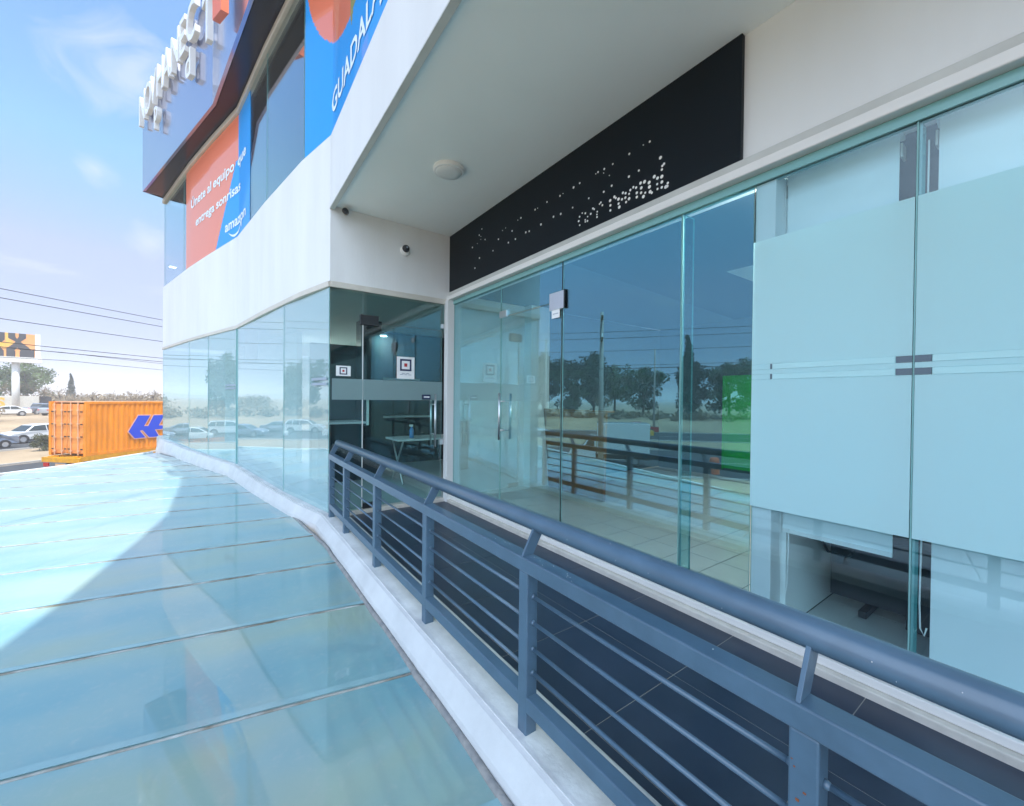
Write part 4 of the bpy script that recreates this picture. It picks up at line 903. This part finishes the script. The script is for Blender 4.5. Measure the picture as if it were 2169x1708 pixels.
def grow(p, d):
    n = len(p); a = sum(p[i][0] * p[(i + 1) % n][1] - p[(i + 1) % n][0] * p[i][1] for i in range(n)); sg = 1 if a > 0 else -1; o = []
    for i in range(n):
        e0 = Vector(p[i]) - Vector(p[i - 1]); e1 = Vector(p[(i + 1) % n]) - Vector(p[i]); e0.normalize(); e1.normalize()
        n0 = Vector((e0.y, -e0.x)) * sg; n1 = Vector((e1.y, -e1.x)) * sg; b = (n0 + n1); b = b.normalized() if b.length > 1e-3 else n0; k = max(.4, b.dot(n0)); q = Vector(p[i]) + b * d / k; o.append((q.x, q.y))
    return o
dz = -GZ
m = MB(); m.poly3([(x, -.024, z + dz) for x, z in grow(LG, .055)], (0, .01, 0)); m.build('emblem_outline', 'logow', CB, local=True)
m = MB(); m.poly3([(x, -.032, z + dz) for x, z in LG], (0, .006, 0)); m.build('emblem', 'logob', CB, local=True)
m = MB(); m.box(-.25, LEN + .3, .35, .60, .98, 1.26); m.box(-.25, LEN + .3, W - .6, W - .35, .98, 1.26)
for k in range(9): m.box(.1 + k * 1.5, .3 + k * 1.5, .02, W - .02, 1.06, 1.24)
m.box(-.3, -.1, .0, W, .95, 1.2); m.box(-.2, LEN, .0, .08, 1.02, 1.26); m.build('trailer_frame', 'chassis', T, local=True)
m = MB()
for sg in (.18, W - .5): m.box(-.34, -.28, sg, sg + .32, .72, .92)
m.build('tail_light', 'lampr', T, local=True); m = MB(); m.box(-.32, -.29, .9, 1.5, .62, .88); m.build('mudguard', 'contbar', T, local=True)
for x in (1.2, 2.5):
    for y in (.25, W - .25): wheel(T, x, y if y > 1 else y, .5, .5, 'csil')
for sx in (3.3, 6.1, 8.9):
    m = MB(); m.box(sx, sx + .3, -.004, .0, 1.10, 1.16); m.build('side_reflector', 'card', T, local=True)
# far box van with a yellow letter
V2 = thing('delivery_truck', 'pale delivery truck with a yellow letter parked beyond the highway', 'truck', (-26.2, 97.5, GZ + 1.5), math.atan2(.235, .972))
m = MB(); m.box(-2.6, 2.4, -1.1, 1.1, .8, 2.75); m.build('cargo_box', 'trim', V2, local=True, bevel=.04)
m = MB(); m.box(2.45, 4.2, -1.05, 1.05, .5, 1.6); m.box(2.45, 3.7, -1.0, 1.0, 1.6, 2.7); m.build('cab', 'bbk', V2, local=True, bevel=.06)
m = MB(); place_text(m, 'S', (-1.9, -1.11, 1.15), (1, 0, 0), (0, 0, 1), 1.9, .004, .08); m.build('lettering', 'bby', V2, local=True)
for x in (-1.7, 3.2):
    for y in (-.95, .95): wheel(V2, x, y, .45, .25)
BR = thing('traffic_drum', 'red and white traffic drum on the asphalt mirrored beside the van', 'drum', SQ(-4.0, 23.5, GZ))
m = MB(); m.lathe([(.32, 0), (.30, .12), (.28, .9), (.24, 1.0)], (0, 0, 0), (0, 0, 1), 20); m.build('body', 'orange', BR, local=True)
m = MB(); m.lathe([(.296, .35), (.292, .55)], (0, 0, 0), (0, 0, 1), 20); m.build('stripe', 'card', BR, local=True)

# ------------------------------------------------------------------ billboard, poles, wires
uR = Vector((.972, .235, 0)).normalized(); uN = Vector((.235, -.972, 0)).normalized()
BBo = Vector((-27.42, 96.17, 0))
BB = thing('billboard', 'orange billboard with big black letters and arrows on a white pole', 'billboard', BBo + uR * 1.5 + Vector((0, 0, GZ + 1.5)))
def bx(x, z, off=0.0): return BBo + uR * (x * .00935) + Vector((0, 0, 10.95 - (z - 130) * .01478)) + uN * off
def bbpoly(m, pts, off): m.poly3([bx(x, z, off) for x, z in pts], uN * -.02)
m = MB(); bbpoly(m, [(-330, 135), (372, 135), (372, 382), (-330, 382)], .30); m.poly3([bx(-330, 135, .27), bx(372, 135, .27), bx(372, 382, .27), bx(-330, 382, .27)], uN * -.4); PN = m.build('panel', 'bbo', BB)
m = MB(); m.poly3([bx(373, 128, .3), bx(432, 128, .3), bx(432, 395, .3), bx(373, 395, .3)], uN * -.5); m.build('side_border', 'bbw', BB)
m = MB(); m.poly3([bx(-360, 384, .9), bx(450, 384, .9), bx(450, 440, .9), bx(-360, 440, .9)], uN * -1.2); m.build('catwalk', 'bbw', BB)
m = MB(); bbpoly(m, [(55, 135), (85, 135), (85, 190), (150, 240), (60, 290), (60, 235)], .315); bbpoly(m, [(0, 235), (55, 235), (55, 300), (0, 280)], .315); m.build('yellow_field', 'bby', BB)
m = MB()
for pts in ([(85, 135), (160, 135), (160, 170), (178, 195), (196, 170), (196, 135), (275, 135), (275, 180), (215, 222), (300, 275), (335, 310), (365, 285), (365, 382), (205, 382), (205, 320), (220, 318), (180, 283), (148, 318), (160, 320), (160, 382), (65, 382), (65, 300), (150, 240), (160, 222), (85, 190)],
            [(-120, 135), (50, 135), (50, 210), (20, 235), (-120, 235)], [(-120, 300), (0, 285), (40, 325), (40, 382), (-120, 382)]): m = MB(); bbpoly(m, pts, .33); m.build('letter', 'bbk', BB)
m = MB(); c = BBo + uR * 1.52; m.tube([(c.x, c.y, GZ + 1.4), (c.x, c.y, 6.4)], .42, 20); m.build('pole', 'bbw', BB, smooth=True)
def upole(label, s, q, h, arm=True):
    p = SQ(s, q); t = thing('utility_pole', label, 'pole', p, math.atan2(r_.y, r_.x), 'utility poles along the roads')
    m = MB(); m.tube([(0, 0, 0), (0, 0, h)], .17, 12, r2=.10); m.build('pole', 'concrete', t, local=True, smooth=True)
    for k in range(2 if arm else 0):
        m = MB(); m.box(-.06, .06, -1.1, 1.1, h - .5 - k * 1.2, h - .38 - k * 1.2); cc = m.build('crossarm', 'wood', t, local=True)
        m = MB()
        for y in (-1, -.4, .4, 1): m.lathe([(.05, 0), (.03, .1), (.05, .15), (.02, .2)], (0, y, h - .38 - k * 1.2), (0, 0, 1), 8)
        m.build('insulator', 'card', cc, local=True)
upole('concrete utility pole on the near verge mirrored over the box van', 3.0, 20.5, 9.6); upole('slim concrete pole across the highway, mirrored left of the cypress', -5.5, 58.5, 12, False); upole('tall utility pole across the highway, mirrored above the trees', 10.5, 60.0, 14.0)
for k, (z, q, dq) in enumerate(((5.75, 20.5, .6), (5.2, 20.5, -.6), (4.55, 20.5, 0), (3.75, 20.6, .4), (3.5, 20.6, -.4), (6.4, 58.6, .5), (5.4, 58.6, -.5))):
    m = MB(); pts = []
    for i in range(61):
        s = -60 + 150 * i / 60; sag = (((s + 60) % 50) / 50 - .5) ** 2 * 1.6 - .4; pts.append(SQ(s, q + dq, z + sag))
    m.tube(pts, .013 if q < 40 else .03, 6, caps=False)
    tag(m.build('power_line', 'wire'), ['topmost power line of the near row crossing the pale sky', 'second power line from the top of the near row', 'third power line from the top of the near row', 'upper one of the two low cables near the roofline of trees', 'lower one of the two low cables near the roofline of trees', 'upper far power line across the highway', 'lower far power line across the highway'][k], 'power line', 'power lines along the roads')

# ------------------------------------------------------------------ trees, bushes
def leaf_crown(m, clumps, size, n, rg, flat=1.0):
    for cx, cy, cz, cr in clumps:
        for _ in range(n):
            d = Vector((rg.gauss(0, 1), rg.gauss(0, 1), rg.gauss(0, 1))).normalized() * cr * (rg.random() ** .45)
            p = Vector((cx + d.x, cy + d.y, cz + d.z * flat)); a = Vector((rg.gauss(0, 1), rg.gauss(0, 1), rg.gauss(0, .7))).normalized(); b = a.orthogonal().normalized(); s = size * rg.uniform(.5, 1.3)
            b = (b + a.cross(b) * rg.uniform(-1, 1)).normalized()
            m.add([p - a * s, p + b * s * .55, p + a * s, p - b * s * .55], [(0, 1, 2, 3)])
def proto_tree(kind, label, loc, h, seed, leafm, group):
    rg = random.Random(seed); t = thing('tree' if kind != 'cypress' else 'cypress_tree', label, 'tree', loc, 0, group)
    m = MB(); tops = []
    if kind == 'cypress':
        m.tube([(0, 0, 0), (0, 0, h * .9)], .22, 8, r2=.03)
        cl = [(rg.uniform(-.25, .25), rg.uniform(-.25, .25), h * (.12 + .85 * i / 22), max(.25, h * .11 * (1 - (i / 22) ** 1.6) + .15)) for i in range(23)]
        m.build('trunk', 'bark', t, local=True); c = MB(); leaf_crown(c, cl, .28, 150, rg, 1.5); c.build('crown', leafm, t, local=True); return t
    m.tube([(0, 0, 0), (rg.uniform(-.2, .2), rg.uniform(-.2, .2), h * .45)], .24, 8, r2=.14); tops = 1
    cl = []
    for i in range(9 if kind == 'broad' else 7):
        a = 2 * PI * i / 7 + rg.uniform(-.4, .4); rr = h * rg.uniform(.14, .36); zt = h * rg.uniform(.34, .90)
        m.tube([(0, 0, h * rg.uniform(.28, .45)), (math.cos(a) * rr * .5, math.sin(a) * rr * .5, zt * .8), (math.cos(a) * rr, math.sin(a) * rr, zt)], .09, 6, r2=.02); cl.append((math.cos(a) * rr, math.sin(a) * rr, zt, h * rg.uniform(.12, .19)))
    for _ in range(15): a = rg.uniform(0, 6.3); rr = h * rg.uniform(0, .36); cl.append((math.cos(a) * rr, math.sin(a) * rr, h * rg.uniform(.22, .95) * (1 - .22 * rr / (h * .33)), h * rg.uniform(.10, .17)))
    m.build('trunk', 'bark', t, local=True); c = MB(); leaf_crown(c, cl, h * .026, 190, rg, .85); c.build('crown', leafm, t, local=True); return t
def bare_tree(label, loc, h, seed, group):
    rg = random.Random(seed); t = thing('bare_tree', label, 'tree', loc, 0, group); m = MB(); tw = MB()
    def br(p, d, L, r, dep):
        q = p + d * L; mid = p + d * L * .5 + Vector((rg.gauss(0, .06), rg.gauss(0, .06), 0)) * L
        (m if dep > 2 else tw).tube([p, mid, q], r, 5 if dep > 2 else 3, caps=False, r2=r * .6)
        if dep == 0: return
        for _ in range(3 if dep > 1 else 4):
            nd_ = (d + Vector((rg.gauss(0, .55), rg.gauss(0, .55), rg.gauss(.1, .35)))).normalized(); br(p + d * L * rg.uniform(.5, 1), nd_, L * rg.uniform(.55, .8), r * .58, dep - 1)
    br(Vector((0, 0, 0)), Vector((0, 0, 1)), h * .32, h * .018, 5); m.build('trunk', 'bark', t, local=True); tw.build('twigs', 'scrub', t, local=True); return t
def place(proto, label, loc, sc, rz, used=[]):
    o = proto if proto.name not in used else copy_tree(proto); used.append(proto.name); o.location = loc; o.scale = (sc, sc, sc); o.rotation_euler = (0, 0, rz); o['label'] = label; return o
GT = 'green trees across the highway'; GB_ = 'bare trees across the highway'
tA = proto_tree('broad', 'x', (0, 0, 0), 10, 3, 'leaf', GT); tB = proto_tree('tall', 'x', (0, 0, 0), 11, 5, 'leafd', GT); tC = proto_tree('broad', 'x', (0, 0, 0), 9, 11, 'leafl', GT); tD = proto_tree('cypress', 'x', (0, 0, 0), 14, 4, 'leafd', GT)
Z2 = GZ + 1.45
def dl(u, dist, z=Z2):
    """point seen in direction u (degrees east of +y) at a distance"""
    return Vector((math.sin(R_(u)) * dist, math.cos(R_(u)) * dist, z))
place(tC, 'rounded light green tree behind the billboard pole', dl(-14.4, 128), 1.12, .3)
place(tA, 'dark green tree cut by the left frame edge behind the billboard', dl(-16.8, 122), .95, 1.9)
place(tD, 'small dark cypress standing alone above the far scrub', dl(-11.7, 150), .60, 0)
for k, (pr, s, q, sc) in enumerate(((tA, 23.5, 76, .8), (tB, 21, 72, .9), (tC, 16, 78, 1.0), (tB, 12.5, 74, 1.12), (tA, 7, 72, 1.05), (tB, 3, 73, 1.1), (tC, -1, 78, 1.1), (tA, -6, 75, 1.0), (tD, -12.5, 70, 1.02), (tB, -15, 76, .95), (tA, -20, 73, 1.05), (tB, -26, 75, 1.1), (tA, -38, 77, .9), (tC, -32, 76, 1.1), (tB, -44, 80, .85))):
    place(pr, ['wide green tree mirrored beside the front glass door', 'dark tree mirrored right of the glass door edge', 'pale green tree mirrored behind the dark row', 'tallest dark tree mirrored above the van', 'leafy green tree mirrored right above the van box', 'dark tree mirrored next to the slim pole', 'pale tree mirrored behind the slim pole', 'green tree mirrored left of the cypress', 'tall pointed cypress mirrored near the white column', 'dark tree mirrored behind the cypress', 'green tree mirrored over the green panel', 'dark tree mirrored at the white column edge', 'small green tree mirrored at the right end of the tree row', 'pale tree hidden at the frosted film edge', 'dark tree at the far right end of the tree row'][k], SQ(s, q, Z2), sc, k * 1.3)
bt = bare_tree('x', (0, 0, 0), 8.0, 2, GB_); bt2 = bare_tree('x', (0, 0, 0), 8.0, 9, GB_)
for k, (u, d, sc) in enumerate(((-17.0, 96, .75), (-15.2, 104, .95), (-13.6, 100, .85), (-12.4, 108, .8), (-10.4, 112, .72), (-8.9, 106, .68), (-7.2, 100, .76), (-5.8, 108, .80), (-4.4, 104, .70))):
    place(bt if k % 2 else bt2, ['bare tree at the left frame edge under the billboard', 'bare spreading tree right of the billboard pole', 'bare tree below the rounded green tree', 'bare tree left of the small cypress', 'low bare tree right of the small cypress', 'low bare tree above the container doors', 'wide bare tree above the middle of the container', 'bare tree above the blue emblem', 'bare tree beside the corner of the building'][k], dl(u, d), sc, k * 2.1)
for k, (s, q) in enumerate(((2, 64), (14, 66))): place(bt if k else bt2, ['pale bare tree mirrored over the van roof', 'pale bare tree mirrored beside the door edge'][k], SQ(s, q, GZ + .9), .8, k + 1.0)
# dry scrub belt: uncountable thicket
m = MB(); rg = random.Random(21); cl = []
for _ in range(420): a = rg.uniform(-22, 2); d = rg.uniform(100, 160); p = dl(a, d); cl.append((p.x, p.y, p.z + rg.uniform(.2, 2.6), rg.uniform(.9, 2.3)))
for _ in range(150): s = rg.uniform(-45, 40); p = SQ(s, rg.uniform(66, 72), Z2); cl.append((p.x, p.y, p.z + rg.uniform(0, 1.0), rg.uniform(.5, 1.3)))
leaf_crown(m, cl, .24, 60, rg, .7); tag(m.build('dry_scrub', 'scrub'), 'tangled dry brown scrub covering the ground beyond the highway', 'scrub', kind='stuff')
BU = thing('bush', 'dusty grey-green bush on the median beside the container doors', 'bush', (-11.6, 48.6, GZ))
m = MB(); rg = random.Random(5); leaf_crown(m, [(rg.uniform(-.42, .42), rg.uniform(-.42, .42), rg.uniform(.3, 1.15), rg.uniform(.2, .36)) for _ in range(16)], .055, 230, rg, .9); m.build('foliage', 'bush', BU, local=True)
m = MB()
for k in range(7): a = k; m.tube([(0, 0, 0), (math.cos(a) * .32, math.sin(a) * .32, 1.0)], .018, 5, r2=.006)
m.build('stems', 'bark', BU, local=True)

# ------------------------------------------------------------------ dusty air
hm = bpy.data.materials.new('dusty_air'); hm.use_nodes = True
hn = hm.node_tree.nodes; hl = hm.node_tree.links; hn.remove(hn['Principled BSDF'])
pv = hn.new('ShaderNodeVolumePrincipled'); pv.inputs['Color'].default_value = (0.93, 0.92, 0.93, 1); pv.inputs['Density'].default_value = 0.0017; pv.inputs['Anisotropy'].default_value = 0.0
hl.new(pv.outputs[0], hn['Material Output'].inputs['Volume'])
m = MB(); m.box(-1750, 1750, -1750, 1750, GZ - 1.0, 24.5); tag(m.build('haze', hm), kind='stuff')
